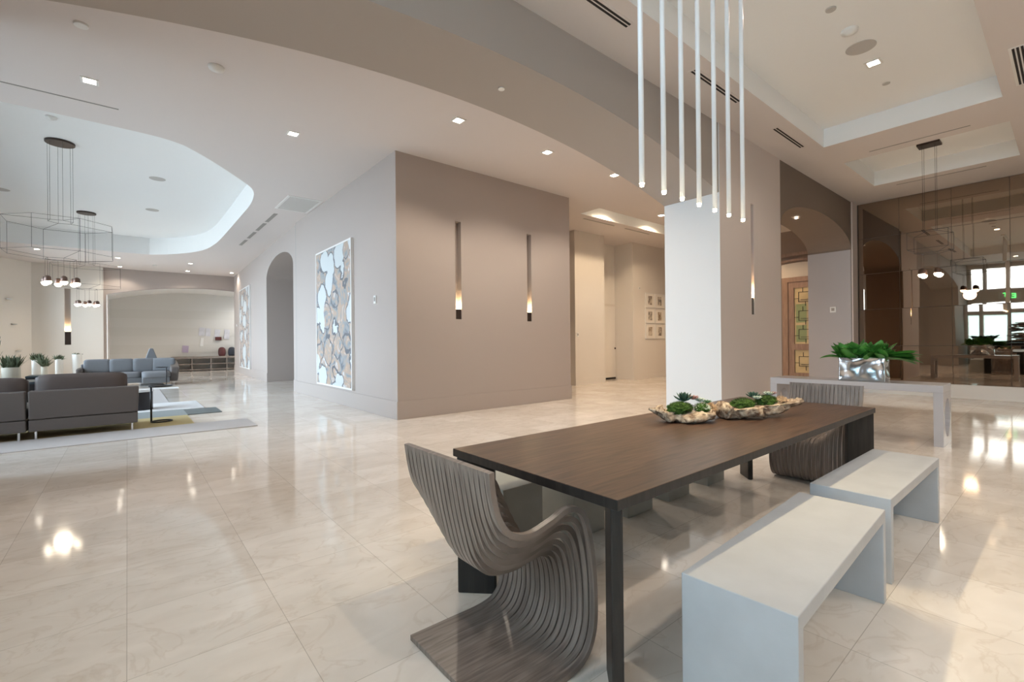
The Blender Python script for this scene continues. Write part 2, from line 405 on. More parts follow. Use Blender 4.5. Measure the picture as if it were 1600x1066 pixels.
prism(bm, [rect(0, 0, 1.05, .31)], lambda u, v: tuple(p0 + du * 4.406 + dn * u + Vector((0, 0, v))), lambda u, v: tuple(p0 + du * 4.42 + dn * u + Vector((0, 0, v))))
struct('baseboard_lounge', bm, M['taupe'], 'taupe skirting along the lounge arch wall', 'baseboard')
bm = B(); prism(bm, [rect(.19, 0, .25, HC)], lambda u, v: tuple(p0 + du * u - dn * .004 + Vector((0, 0, v))), fa)
struct('trim_gap_shadow', bm, M['ventgrey'], 'thin dark strip drawn as gap shadow between the block and the lounge arch wall', 'trim')  # dark surface strip stands for the shade in the gap at the block end
bm = B(); box(bm, 5.6, 13.4, 0, 5.8, 25.9, HC)
struct('wall_passage_back', bm, M['brown'], 'dark wall at the back of the lounge arch passage', 'wall')

# --- far lounge wall with the wide arched niche
YF = 25.9
AF = segarch(-.66, 6.2, 3.47, 3.93, 40)
bm = B(); prism(bm, [[(-2.86, 0), (-.66, 0)] + AF + [(6.2, 0), (6.5, 0), (6.5, HC), (-2.86, HC)]], lambda u, v: (u, YF, v), lambda u, v: (u, YF + .2, v))
struct('wall_far', bm, M['taupe'], 'taupe far lounge wall around a wide arched niche', 'wall')
slotf = rect(-1.93, 1.36, -1.745, 3.63)
bm = B(); prism(bm, [rect(-2.86, 0, -.76, HC), slotf], lambda u, v: (u, YF - .1, v), lambda u, v: (u, YF, v))
struct('wall_far_white', bm, M['farwhite'], 'white far lounge wall panel with a vertical light slot', 'wall')
AR = segarch(-.64, 6.18, 3.45, 3.91, 40)
bm = B(); k = [(-.64, 0)] + AR + [(6.18, 0)]
for (a, b), (c, d) in zip(k, k[1:]):
    n_ = [bm.verts.new(q) for q in ((a, YF - .015, b), (c, YF - .015, d), (c, 28.5, d), (a, 28.5, b))]; bm.faces.new(n_)
struct('trim_niche_reveal', bm, M['trimw'], 'white arched lining of the far niche', 'trim')
bm = B(); box(bm, -1, 28.5, 0, 6.6, 28.7, 4.2)
struct('wall_niche_back', bm, M['niche'], 'plain back wall of the far arched niche', 'wall')
bm = B()
for z in (.9, 1.75, 2.6): box(bm, -.66, 28.485, z, 6.2, 28.5, z + .42)
struct('trim_niche_bands', bm, M['nicheband'], 'faint horizontal plaster bands on the niche back wall', 'trim')
bm = B(); prism(bm, [[(-2.86, 25.8), (-3.7, 24.75), (-3.9, 24.9), (-3.0, 26.1)]], lambda u, v: (u, v, 0), lambda u, v: (u, v, HC))
struct('wall_far_left', bm, M['farwhite'], 'angled beige wall at the far left of the lounge', 'wall')

# --- corridor
bm = B(); box(bm, 10.15, 9.35, 0, 11.5, 9.6, HC); box(bm, 10.15, 9.6, 0, 10.4, 13.4, HC); box(bm, 11.3, 9.6, 0, 11.5, 10.1, HC)
box(bm, 11.3, 10.1, 0, 13.2, 10.3, HC); box(bm, 12.97, 9.35, 0, 13.2, 10.1, HC); box(bm, 13.2, 9.35, 0, 15.7, 9.6, HC)
struct('wall_corridor', bm, M['white'], 'cream corridor wall stepping back around a door', 'wall')
bm = B(); box(bm, 10.14, 9.336, 0, 11.5, 9.35, .2); box(bm, 12.97, 9.336, 0, 15.5, 9.35, .2)
struct('baseboard_corridor', bm, M['white'], 'cream skirting along the corridor wall', 'baseboard')
bm = B(); box(bm, 7.79, 13.2, 0, 10.2, 13.4, HC)
struct('wall_passage_end', bm, M['brown'], 'dark wall closing the passage behind the block', 'wall')
bm = B(); box(bm, 15.5, 3.4, 0, 15.7, 9.6, HC)
struct('wall_hall_end', bm, M['hallwood'], 'brown hall wall behind the arch with a wooden door', 'wall')

# --- mirror wall, unseen walls behind the camera
bm = B(); box(bm, 13.86, -4, 0, 14.1, 3.4, HC)
struct('wall_right', bm, M['brown'], 'dark wall carrying the mirror panels', 'wall')
bm = B(); box(bm, 13.80, -4, 0, 13.86, 3.37, .29)
struct('baseboard_right', bm, M['trimw'], 'white plinth under the mirror wall', 'baseboard')
bm = B(); box(bm, -4.2, -4.2, 0, 14.1, -4, HC)
struct('wall_near', bm, M['beige'], 'beige wall behind the viewpoint', 'wall')
# --- window wall (seen in the mirror)
XW = -3.6
bays = [(3.3, 2.86), (2.78, 1.93), (1.85, 1.0), (.92, .07), (-.01, -.86), (-.94, -1.79), (-1.87, -2.7), (-2.78, -3.6)]
holes, panes = [], []
for a, b in bays:
    for z0, z1, kd in ((.08, 2.3, 'aqua'), (2.42, 2.8, 'clear'), (3.4, 4.42, 'clear')):
        holes.append(rect(b, z0, a, z1)); panes.append((b, z0, a, z1, kd))
y = 7.0
while y < 24.3:
    holes.append(rect(y, .8, y + 1.9, 3.95)); panes.append((y, .8, y + 1.9, 3.95, 'clear')); y += 2.05
bm = B(); prism(bm, [rect(-4.2, 0, 29.2, HC)] + holes, lambda u, v: (XW, u, v), lambda u, v: (XW - .25, u, v))
struct('wall_left', bm, M['white'], 'white window wall on the daylight side', 'wall')
for i, (b, z0, a, z1, kd) in enumerate(panes):
    bm = B(); prism(bm, [rect(b, z0, a, z1), rect(b + .035, z0 + .035, a - .035, z1 - .035)], lambda u, v: (XW - .1, u, v), lambda u, v: (XW - .15, u, v))
    w = struct('window_%d' % (i + 1), bm, M['trimw'], 'white framed window in the daylight wall', 'window')
    w['group'] = 'windows of the daylight wall'
    bm = B(); box(bm, XW - .128, b + .034, z0 + .034, XW - .122, a - .034, z1 - .034)
    obj('pane', bm, M[kd], w)
bm = B(); box(bm, -30, -30, -.3, -4.25, 50, -.13)
struct('ground', bm, M['paving'], 'paved terrace outside the windows')

# ================================================================== MIRROR
mw = thing('mirror_wall', 'bronze tinted mirror wall of square panels above a white plinth', 'mirror', (13.84, 3.37, .29))
ys = [3.37, 2.58, 1.69, .82, -.05, -.92]; zs = [.29, 1.13, 2.0, 2.86, 3.72, HC - .005]
rnd = random.Random(3)
for i in range(5):
    for j in range(5):
        bm = B(); hy, hz = (ys[i] - ys[i + 1]) / 2 - .004, (zs[j + 1] - zs[j]) / 2 - .004
        box(bm, -.008, -hy, -hz, .004, hy, hz)
        o = obj('mirror_panel', bm, M['mirror'], mw)
        o.location = (0, (ys[i] + ys[i + 1]) / 2 - 3.37, (zs[j] + zs[j + 1]) / 2 - .29)
        o.rotation_euler = (0, math.radians(-.2 + rnd.uniform(-.12, .12)), math.radians(rnd.uniform(-.18, .18)))

# ================================================================== DINING
# table
T = thing('dining_table', 'long dark oak dining table with angled plank legs', 'table', (2.977, 1.56, 0))
bm = B(); box(bm, -1.657, -.535, .71, 1.657, .535, .75); tt_ = obj('tabletop', bm, [M['table'], M['tableleg']], T, bevel=.003)
for p in tt_.data.polygons: p.material_index = 0 if p.normal.z > .5 else 1
for sx in (-1, 1):
    for sy in (-1, 1):
        bm = B(); c = Vector((sx * (1.657 - .088), sy * (.535 - .088)))
        box(bm, c.x - .1, c.y - .022, 0, c.x + .1, c.y + .022, .711, rz=sx * sy * PI / 4)
        obj('leg', bm, M['tableleg'], T, bevel=.008)

# chairs: one sweeping shell of slats
SIDE = [(0, .868), (.01, .79), (.033, .705), (.082, .637), (.17, .606), (.28, .625), (.375, .652), (.455, .622), (.50, .52), (.523, .38), (.53, .25), (.522, .13), (.475, .045), (.38, .014), (.2, .012), (.01, .012)]
MID = [(0, .868), (.018, .76), (.045, .62), (.085, .48), (.15, .40), (.25, .375), (.35, .385), (.43, .39), (.487, .36), (.515, .30), (.527, .22), (.522, .13), (.475, .045), (.38, .014), (.2, .012), (.01, .012)]
def make_chair(label):
    t = thing('slatted_chair', label, 'chair', group='slatted shell chairs')
    n, W, K = 19, .62, 92
    S = spline([(a, 0, b) for a, b in SIDE], K); C = spline([(a, 0, b) for a, b in MID], K)
    # cut positions of the parts along the profile
    cuts = [('backrest', 0, 26), ('seat', 26, 48), ('front_support', 48, 74), ('base', 74, K - 1)]
    for nm, k0, k1 in cuts:
        bm = B()
        for i in range(n):
            tt = (i - (n - 1) / 2) / ((n - 1) / 2)
            w = min(1, max(0, (abs(tt) - .25) / .75)); w = w ** 1.2
            pr = [C[k].lerp(S[k], w) for k in range(K)]
            rings = []
            for k in range(k0, k1 + 1):
                d = (pr[min(k + 1, K - 1)] - pr[max(k - 1, 0)]).normalized(); nr = Vector((-d.z, 0, d.x))
                open_ = min(1, max(0, (k - 1) / 3)) * min(1, max(0, (80 - k) / 7))
                hw = W / n / 2 * (1.0 - .2 * open_); th = .011
                yc = tt * (W / 2 - W / n / 2)
                p = pr[k]
                rings.append([bm.verts.new(q) for q in (p + nr * th + Vector((0, yc - hw, 0)), p + nr * th + Vector((0, yc + hw, 0)), p - nr * th + Vector((0, yc + hw, 0)), p - nr * th + Vector((0, yc - hw, 0)))])
            for a, b in zip(rings, rings[1:]):
                for q in range(4): bm.faces.new((a[q], a[(q + 1) % 4], b[(q + 1) % 4], b[q]))
            if k0 == 0: bm.faces.new(rings[0])
            if k1 == K - 1: bm.faces.new(rings[-1])
        o = obj(nm, bm, M['chair'], t)
        for p in o.data.polygons: p.use_smooth = True
        o.data.set_sharp_from_angle(angle=math.radians(35))
    return t
ch = make_chair('grey brown slatted shell chair at the near end of the dining table')
ch.location = (.942, 1.563, 0)
c2 = copy_tree(ch); c2.location = (5.24, 1.555, 0); c2.rotation_euler = (0, 0, PI)
c2['label'] = 'slatted shell chair at the far end of the dining table before the console'

# benches
def make_bench(L, W, label):
    H, th, lt = .4536, .055, .05
    a, b = L / 2, L / 2 - lt
    pr = [(-a, 0), (-b, 0), (-b, H - th), (b, H - th), (b, 0), (a, 0), (a, H), (-a, H)]
    bm = B(); prism(bm, [pr], lambda u, v: (u, -W / 2, v), lambda u, v: (u, W / 2, v))
    bmesh.ops.dissolve_limit(bm, angle_limit=.01, verts=bm.verts[:], edges=bm.edges[:])
    return tag(obj('concrete_bench', bm, M['concrete'], bevel=.004), label, 'bench', 'concrete benches beside the table')
b1 = make_bench(1.325, .383, 'pale concrete bench nearest the viewer beside the dark table'); b1.location = (2.238, .769, 0); b1.rotation_euler = (0, 0, math.radians(2.6))
b2 = copy_tree(b1); b2.location = (3.78, .815, 0); b2.rotation_euler = (0, 0, math.radians(-.3)); b2['label'] = 'pale concrete bench behind the nearest one, towards the console'
names = ['grey concrete stool under the table beside the near chair', 'second grey concrete stool from the near chair', 'middle grey concrete stool under the far side of the table',
         'fourth grey concrete stool from the near chair', 'grey concrete stool under the table nearest the far chair']
for i, x in enumerate((1.66, 2.25, 2.83, 3.37, 3.99)):
    bm = B(); box(bm, -.155, -.19, 0, .155, .19, .455); o = obj('concrete_stool', bm, M['stool'], bevel=.004)
    o.location = (x + .155, 2.29, 0); tag(o, names[i], 'stool', 'concrete stools on the far side')

# driftwood planters
def driftwood(name, label, path, rad, seed, trough):
    """hollow gnarled log along path; top opened into a planted trough"""
    t = thing(name, label, 'planter', path[len(path) // 2]); org = Vector(t.location)
    P = spline(path, 60); rnd = random.Random(seed); bm = B(); rings = []; seg = 36
    for i, p in enumerate(P):
        d = (P[min(i + 1, 59)] - P[max(i - 1, 0)]).normalized(); side = Vector((-d.y, d.x, 0)).normalized()
        u = i / 59; r = spline([(q, 0, 0) for q in rad], 60)[i].x; ring = []
        for k in range(seg):
            a = 2 * PI * k / seg
            q = side * math.cos(a) * r * 1.25 + Vector((0, 0, 1)) * math.sin(a) * r * .85
            nn = noise.noise(Vector((p.x * 7 + seed, p.y * 7, 0)) + q * 9) * .75 + noise.noise(Vector((p.x * 18, p.y * 18 + seed, 3)) + q * 20) * .45 + abs(noise.noise(Vector((p.x * 9, p.y * 40, seed)) + q * 40)) * -.35
            q *= 1 + nn
            if math.sin(a) > .45 and trough[0] < u < trough[1]: q.z = min(q.z, r * .25)
            v = p + q; v.z = max(v.z, .752 + .004 * (k % 3))
            ring.append(bm.verts.new(v - org))
        rings.append(ring)
    for a, b in zip(rings, rings[1:]):
        for k in range(seg): bm.faces.new((a[k], a[(k + 1) % seg], b[(k + 1) % seg], b[k]))
    bm.faces.new(rings[0][::-1]); bm.faces.new(rings[-1])
    for i in range(9):
        c = P[rnd.choice((2, 4, 6, 9, 14, 30, 44, 50, 55, 57))] - org; a = rnd.uniform(0, 2 * PI); d = Vector((math.cos(a), math.sin(a) * .8, rnd.uniform(-.25, .3))); l = rnd.uniform(.04, .07)
        c.z = max(c.z, .80 - org.z); e = c + d * l; e.z = max(e.z, .785 - org.z)
        tube(bm, [c, (c + e) / 2 + Vector((0, 0, rnd.uniform(-.01, .015))), e], [.026, .018, .007], 8)
    obj('log', bm, M['drift'], t, smooth=True)
    return t, org
def mound(parent, org, name, m, c, s, seed, rough=.42):
    bm = B(); bmesh.ops.create_icosphere(bm, subdivisions=4, radius=1)
    for v in bm.verts:
        q = v.co.copy(); k = 1 + rough * noise.noise(q * 3 + Vector((seed, 0, 0))) + rough * .6 * noise.noise(q * 9 + Vector((seed, 5, 0)))
        v.co = Vector((q.x * s[0] * k, q.y * s[1] * k, q.z * s[2] * k)) + Vector(c) - org
    return obj(name, bm, m, parent, smooth=True)
def rosette(parent, org, m, c, r, n=18, up=.5, name='succulent'):
    bm = B(); c = Vector(c) - org
    for i in range(n):
        a = i * 2.39996; f = i / n; l = r * (1 - .55 * f); el = .25 + up * f * 1.6
        d = Vector((math.cos(a) * math.cos(el), math.sin(a) * math.cos(el), math.sin(el))); s = Vector((-math.sin(a), math.cos(a), 0)); nn = d.cross(s)
        w = l * .26
        ps = [(0, .5), (.45, 1), (.8, .75), (1, 0)]
        prev = None
        for u, ww in ps:
            p = c + d * l * u + Vector((0, 0, .2 * l * u * u))
            ring = [bm.verts.new(p + s * w * ww), bm.verts.new(p - nn * w * ww * .4), bm.verts.new(p - s * w * ww), bm.verts.new(p + nn * w * ww * .3)]
            if prev:
                for q in range(4): bm.faces.new((prev[q], prev[(q + 1) % 4], ring[(q + 1) % 4], ring[q]))
            prev = ring
    return obj(name, bm, m, parent, smooth=True)
def fuzz(parent, org, name, m, c, s, n, seed, l=.02, w=.0022):
    rnd = random.Random(seed); bm = B(); c = Vector(c) - org
    for i in range(n):
        a, z = rnd.uniform(0, 2 * PI), rnd.uniform(0, 1); rr = math.sqrt(1 - z * z)
        d = Vector((rr * math.cos(a) * s[0], rr * math.sin(a) * s[1], z * s[2])); o = c + d
        dr = (Vector((d.x / s[0] ** 2, d.y / s[1] ** 2, d.z / s[2] ** 2)).normalized() + Vector((rnd.uniform(-.6, .6), rnd.uniform(-.6, .6), rnd.uniform(-.3, .6)))).normalized()
        sd = dr.orthogonal().normalized() * w; ll = l * rnd.uniform(.5, 1.2)
        a_, b_, c_ = bm.verts.new(o - sd), bm.verts.new(o + sd), bm.verts.new(o + dr * ll); bm.faces.new((a_, b_, c_))
    return obj(name, bm, m, parent)
t, o_ = driftwood('driftwood_planter', 'shorter gnarled driftwood planter with moss and succulents, nearer the table edge', [(2.82, 1.85, .82), (2.88, 1.765, .805), (2.96, 1.69, .80), (3.03, 1.635, .80), (3.09, 1.58, .80)], [.036, .074, .082, .066, .034], 2, (.12, .92))
mound(t, o_, 'moss', M['moss'], (2.93, 1.735, .838), (.095, .066, .040), 1); fuzz(t, o_, 'moss', M['moss'], (2.93, 1.735, .838), (.098, .07, .043), 1000, 1, .016)
mound(t, o_, 'moss', M['moss'], (3.055, 1.645, .835), (.05, .04, .035), 4); fuzz(t, o_, 'moss', M['succw'], (3.055, 1.645, .835), (.055, .045, .04), 300, 2, .016)
rosette(t, o_, M['succd'], (2.98, 1.735, .885), .08, 22, 1.1); rosette(t, o_, M['succp'], (3.04, 1.70, .895), .05); rosette(t, o_, M['succw'], (3.07, 1.665, .88), .048); rosette(t, o_, M['succ'], (3.10, 1.63, .87), .04)
mound(t, o_, 'dried_moss', M['tanmoss'], (3.155, 1.66, .81), (.045, .05, .045), 6, .5); fuzz(t, o_, 'dried_moss', M['tanmoss'], (3.155, 1.66, .81), (.048, .055, .05), 900, 3, .024, .0025)
t, o_ = driftwood('driftwood_planter', 'longer driftwood planter with green moss mounds and a pale pointed end', [(3.225, 1.585, .80), (3.29, 1.555, .805), (3.4, 1.50, .81), (3.53, 1.44, .82), (3.66, 1.375, .83), (3.75, 1.33, .84), (3.84, 1.285, .85)], [.055, .075, .075, .066, .052, .034, .015], 5, (.1, .85))
mound(t, o_, 'moss', M['moss'], (3.42, 1.53, .838), (.11, .062, .038), 8); fuzz(t, o_, 'moss', M['moss'], (3.42, 1.53, .838), (.114, .066, .042), 1000, 4, .016)
mound(t, o_, 'moss', M['moss'], (3.61, 1.445, .85), (.10, .055, .042), 9); fuzz(t, o_, 'moss', M['moss'], (3.61, 1.445, .85), (.105, .06, .046), 900, 5, .016)
mound(t, o_, 'dried_moss', M['tanmoss'], (3.70, 1.385, .852), (.06, .035, .025), 10, .5); fuzz(t, o_, 'dried_moss', M['tanmoss'], (3.7, 1.385, .852), (.065, .04, .03), 250, 6, .02)
rosette(t, o_, M['succd'], (3.52, 1.50, .885), .06, 20, .9); rosette(t, o_, M['succw'], (3.49, 1.46, .88), .042); rosette(t, o_, M['succw'], (3.63, 1.44, .90), .046); rosette(t, o_, M['succp'], (3.68, 1.43, .90), .04); rosette(t, o_, M['succ'], (3.56, 1.49, .885), .034, 18, .8)

# console with oval holes
K = thing('console_table', 'pale glossy console table with oval openings in its end panels', 'console', (7.74, 1.965, 0))
bm = B(); box(bm, -.27, -.965, .645, .27, .965, .735); obj('top', bm, M['console'], K, bevel=.004)
for s in (-1, 1):
    bm = B(); ov = [(.185 * math.cos(2 * PI * i / 32), .33 + .235 * math.sin(2 * PI * i / 32)) for i in range(32)]
    y0, y1 = s * .965, s * .875
    prism(bm, [rect(-.27, 0, .27, .645), ov], lambda u, v: (u, y0, v), lambda u, v: (u, y1, v)); obj('end_panel', bm, M['console'], K)
# silver planter with glossy leaves
Pn = thing('silver_planter', 'hammered silver box planter of glossy green leaves on the console', 'planter', (7.70, 1.83, .735))
bm = B(); g = bmesh.ops.create_cube(bm, size=1); bmesh.ops.subdivide_edges(bm, edges=bm.edges[:], cuts=28, use_grid_fill=True)
for v in bm.verts:
    v.co = Vector((v.co.x * .22, v.co.y * .52, (v.co.z + .5) * .315))
    q = v.co; f = noise.noise(Vector((q.x * 6, q.y * 6 + 3, q.z * 7))) * .028
    ex, ey = abs(abs(q.x) - .11) < 1e-3, abs(abs(q.y) - .26) < 1e-3
    edge = min(1, min(q.z, .315 - q.z) / .05)
    if ex and not ey: v.co.x += f * edge * math.copysign(1, q.x) * min(1, (.26 - abs(q.y)) / .04)
    elif ey and not ex: v.co.y += f * edge * math.copysign(1, q.y) * min(1, (.11 - abs(q.x)) / .04)
obj('box', bm, M['steel'], Pn, smooth=True)
def leaf(bm, base, d, L, W, droop, roll, seg=7):
    d = d.normalized(); s = d.cross(Vector((0, 0, 1))); s = s.normalized() if s.length > .05 else Vector((1, 0, 0))
    s = Matrix.Rotation(roll, 3, d) @ s; n = s.cross(d); prev = None
    for i in range(seg + 1):
        u = i / seg; w = W * (math.sin(PI * u ** .75) ** .8) * .5 + .003
        p = base + d * L * u + Vector((0, 0, -droop * L * u * u))
        row = [bm.verts.new(p + s * w + n * w * .35), bm.verts.new(p), bm.verts.new(p - s * w + n * w * .35)]
        if prev:
            bm.faces.new((prev[0], prev[1], row[1], row[0])); bm.faces.new((prev[1], prev[2], row[2], row[1]))
        prev = row
rnd = random.Random(11); bm = B()
for i in range(150):
    by = rnd.uniform(-.24, .24); a = rnd.uniform(-PI, PI); el = rnd.uniform(.2, 1.45)
    d = Vector((math.cos(a) * math.cos(el) * .9, math.sin(a) * math.cos(el) * .6 + by * 1.6, math.sin(el) * 1.15 + .1))
    leaf(bm, Vector((rnd.uniform(-.08, .08), by, .29)), d, rnd.uniform(.18, .31), rnd.uniform(.12, .18), rnd.uniform(.0, .3), rnd.uniform(-.8, .8))
for i in range(16):
    d = Vector((rnd.uniform(-.25, .25), -1, rnd.uniform(.0, .35)))
    leaf(bm, Vector((rnd.uniform(-.06, .06), -.22, .3)), d, rnd.uniform(.3, .42), rnd.uniform(.11, .16), rnd.uniform(.0, .35), rnd.uniform(-.6, .6))
obj('foliage', bm, M['leaf'], Pn, smooth=True)

# ================================================================== LAMPS
def spot(parent, loc, power, color=(1, .95, .89), size=2.2, blend=.6, r=.04, rot=(0, 0, 0)):
    l = bpy.data.lights.new('lamp', 'SPOT'); l.energy = power; l.color = color; l.spot_size = size; l.spot_blend = blend; l.shadow_soft_size = r
    o = bpy.data.objects.new('lamp', l); COL.objects.link(o); o.location = loc; o.rotation_euler = rot
    if parent: o.parent = parent
    return o
def point(parent, loc, power, color=(1, .8, .55), r=.02):
    l = bpy.data.lights.new('lamp', 'POINT'); l.energy = power; l.color = color; l.shadow_soft_size = r
    o = bpy.data.objects.new('lamp', l); COL.objects.link(o); o.location = loc
    if parent: o.parent = parent
    return o
# row of white rod pendants
RP = thing('rod_pendant', 'hanging row of seven slim white light rods over the dining table', 'pendant light', (2.97, 1.6, 4.885))
bm = B(); box(bm, -.85, -.05, -.03, .85, .05, .004); obj('canopy', bm, M['trimw'], RP, bevel=.004)
for x in (2.317, 2.546, 2.754, 2.966, 3.18, 3.388, 3.614):
    bm = B(); lathe(bm, [(0, 2.225 - 4.885), (.0155, 2.225 - 4.885), (.0155, -.02), (0, -.02)], (x - 2.97, 0, 0), 14); r = obj('rod', bm, M['rod'], RP, smooth=True)
    bm = B(); lathe(bm, [(0, 2.205 - 4.885), (.011, 2.208 - 4.885), (.0135, 2.226 - 4.885), (0, 2.2262 - 4.885)], (x - 2.97, 0, 0), 14); obj('light_tip', bm, M['tip'], r, smooth=True)
    spot(RP, (x - 2.97, 0, 2.19 - 4.885), 9, (1, .8, .5), 1.9, .7, .015)
# slot sconces
def sconce(name, label, x0, x1, z0, z1, yf, depth, lampz, pw=2.2):
    t = thing(name, label, 'wall light', ((x0 + x1) / 2, yf + depth - .02, z0)); w = (x1 - x0) / 2
    bm = B(); box(bm, -w + .004, -depth + .03, .003, w - .004, .015, lampz - z0); obj('housing', bm, M['bronze'], t, bevel=.003)
    bm = B(); box(bm, -w + .012, -depth + .045, lampz - z0, w - .012, .005, lampz - z0 + .012); obj('diffuser', bm, M['slotglow'], t)
    point(t, (0, -depth * .55, lampz - z0 + .08), pw, (1, .72, .38), .03)
sconce('slot_sconce', 'lit vertical wall slot nearest the corner of the taupe block', 4.715, 4.842, 1.74, 3.57, YC, .13, 1.93)
sconce('slot_sconce', 'lit vertical wall slot towards the corridor end of the taupe block', 6.488, 6.615, 1.735, 3.575, YC, .13, 1.93)
sconce('slot_sconce', 'lit vertical wall slot in the pale pier by the console', 7.935, 8.04, 1.72, 3.55, YA - .012, .13, 2.0)
sconce('slot_sconce', 'lit vertical slot in the white wall panel at the far lounge end', -1.93, -1.745, 1.36, 3.63, YF - .1, .1, 1.9, 5)

# downlights
def downlight(x, y, z, label, pw=60, col=(1, .94, .87), s=.06, size=2.3):
    t = thing('downlight', label, 'downlight', (x, y, z), group='recessed ceiling downlights')
    bm = B(); prism(bm, [rect(-s - .025, -s - .025, s + .025, s + .025), rect(-s, -s, s, s)], lambda u, v: (u, v, -.008), lambda u, v: (u, v, .001)); obj('trim_ring', bm, M['trimw'], t)
    bm = B(); box(bm, -s, -s, -.004, s, s, .001); obj('lens', bm, M['lens'], t)
    spot(t, (0, 0, -.03), pw, col, size, .5, .05)
DL = [(-.336, 7.72, 'bright recessed downlight in front of the lounge tray, above the near sofa'), (2.01, 7.72, 'recessed downlight between the lounge tray and the taupe block corner'),
      (3.78, 5.76, 'recessed downlight first in the row before the taupe block'), (5.615, 5.78, 'recessed downlight middle of the row before the taupe block'), (7.435, 5.77, 'recessed downlight last in the row before the taupe block'),
      (10.79, 6.87, 'recessed downlight beside the pier in the corridor ceiling'), (-.25, 22.7, 'far downlight behind the lounge tray, left and nearer of its pair'), (-.22, 25.2, 'far downlight close to the white wall panel'),
      (1.98, 22.6, 'far downlight before the niche crown, nearer of its pair'), (2.08, 25.0, 'far downlight washing the wall over the niche'), (3.7, 24.5, 'far downlight in the lounge corner by the second painting'),
      (-2.32, 22.2, 'far downlight at the left end of the lounge ceiling')]
for x, y, l in DL: downlight(x, y, HC, l, (80 if x > 3 and y < 9 else 14) if y < 9 else 34, (1, .94, .88) if x < 3 and y < 9 else (1, .86, .70))
for x, l in ((7.5, 'recessed downlight beside the round speaker in the dining tray'), (5.2, 'recessed downlight in the dining tray above the far chair')): downlight(x, 1.64, 4.89, l, 30, (1, .88, .74))
for x, l in ((9.9, 'hidden downlight at the near end of the corridor tray'), (12.0, 'hidden downlight at the far end of the corridor tray')): downlight(x, 7.62, 4.86, l, 85, (1, .76, .5), .05, 2.7)
downlight(11.3, 3.86, 3.955, 'small downlight in the crown of the brown arch', 8, (1, .8, .6), .028, 2.0)
downlight(13.9, 6.2, HC, 'added unseen fill downlight in the hall behind the brown arch', 110, (1, .7, .42))  # added lamp out of view, only lights the hall
downlight(-.4, 1.6, HC, 'added fill downlight behind the viewpoint', 50)  # added lamp out of view, fill for the dining side
for x, l in ((1.5, 'first'), (4.5, 'second'), (7.5, 'third'), (10.5, 'fourth')): downlight(x, -1.6, HC, 'added fill downlight behind the viewpoint, %s of the row' % l, 75, (1, .87, .73))  # added lamps out of view, warm fill on the faces ahead

downlight(5.3, 27.2, 3.66, 'added unseen fill downlight in the top of the far niche', 80, (1, .97, .93), .05, 2.9)  # added lamp out of view, brightens the niche and its white reveal
# wire chandeliers
def chandelier(name, label, loc, ztop, small=False, group=None):
    t = thing(name, label, 'chandelier', (loc[0], loc[1], ztop), group=group)
    w = .003
    if not small:
        bm = B(); lathe(bm, [(0, -.035), (.21, -.035), (.215, -.028), (.215, .003), (0, .003)], seg=36); obj('canopy', bm, M['bronze'], t)
        R, zu, zl = .80, 3.62 - ztop, 3.03 - ztop; ring = [(R * math.cos(PI / 8 + PI / 4 * i), R * math.sin(PI / 8 + PI / 4 * i)) for i in range(8)]
        inn = [(.23 * math.cos(PI / 6 + .25 + PI / 3 * i), .23 * math.sin(PI / 6 + .25 + PI / 3 * i)) for i in range(6)]; zi, zb, zu2 = 2.95 - ztop, 2.5 - ztop, 3.66 - ztop; brad = .056
    else:
        bm = B(); box(bm, -.13, -.16, -.035, .13, .16, .003); obj('canopy', bm, M['bronze'], t)
        zu, zl = 3.24 - ztop, 2.93 - ztop; ring = [(.3, .28), (-.3, .28), (-.3, -.28), (.3, -.28)]
        inn = [(.1, .11), (-.1, .11), (-.1, -.11), (.1, -.11)]; zi, zb, zu2 = 2.86 - ztop, 2.47 - ztop, 3.28 - ztop; brad = .054
    bm = B()
    for q in inn: tube(bm, [(q[0] * .8, q[1] * .8, -.03), (q[0] * .8, q[1] * .8, zu2)], w * .8, 5)
    obj('suspension_cables', bm, M['wire'], t)
    bm = B()
    for z in (zu, zl): tube(bm, [(a, b, z) for a, b in ring], w, 6, True)
    for a, b in ring: tube(bm, [(a, b, zu), (a, b, zl)], w, 6)
    tube(bm, [(a * .8, b * .8, zu2) for a, b in inn], w, 6, True); tube(bm, [(a, b, zi) for a, b in inn], w, 6, True)
    st = max(1, len(ring) // 4)
    for i in range(0, len(ring), st):
        a, b = ring[i]; k = min(inn, key=lambda q: (q[0] - a) ** 2 + (q[1] - b) ** 2)
        tube(bm, [(a, b, zu), (k[0] * .8, k[1] * .8, zu2)], w, 6); tube(bm, [(a, b, zl), (k[0], k[1], zi)], w, 6)
    obj('wire_frame', bm, M['wire'], t)
    for a, b in inn:
        bm = B(); tube(bm, [(a, b, zi), (a, b, zb + .1)], w * .8, 5); lathe(bm, [(0, .115), (.02, .115), (.046, .092), (.052, .03), (.05, .012), (0, .012)], (a, b, zb), 14); s = obj('socket', bm, M['copper'], t, smooth=True)
        bm = B(); lathe(bm, [(0, -brad), (brad * .6, -brad * .8), (brad * .95, -brad * .3), (brad, 0), (brad * .86, brad * .3), (.04, .03), (0, .03)], (a, b, zb), 18); obj('bulb', bm, M['bulb'], s, smooth=True)
    point(t, (0, 0, zb - .12), 7 if not small else 9, (1, .84, .64), .12)
    return t
chandelier('wire_chandelier', 'nearer octagonal wire chandelier with six bulbs above the near sofa', (-.955, 12.2), 5.165, group='octagonal wire chandeliers')
chandelier('wire_chandelier', 'farther octagonal wire chandelier above the blue sofa', (-.885, 18.2), 5.165, group='octagonal wire chandeliers')
chandelier('wire_pendant', 'small rectangular wire pendant with bulbs before the mirror wall', (11.4, 1.68), 4.878, True)

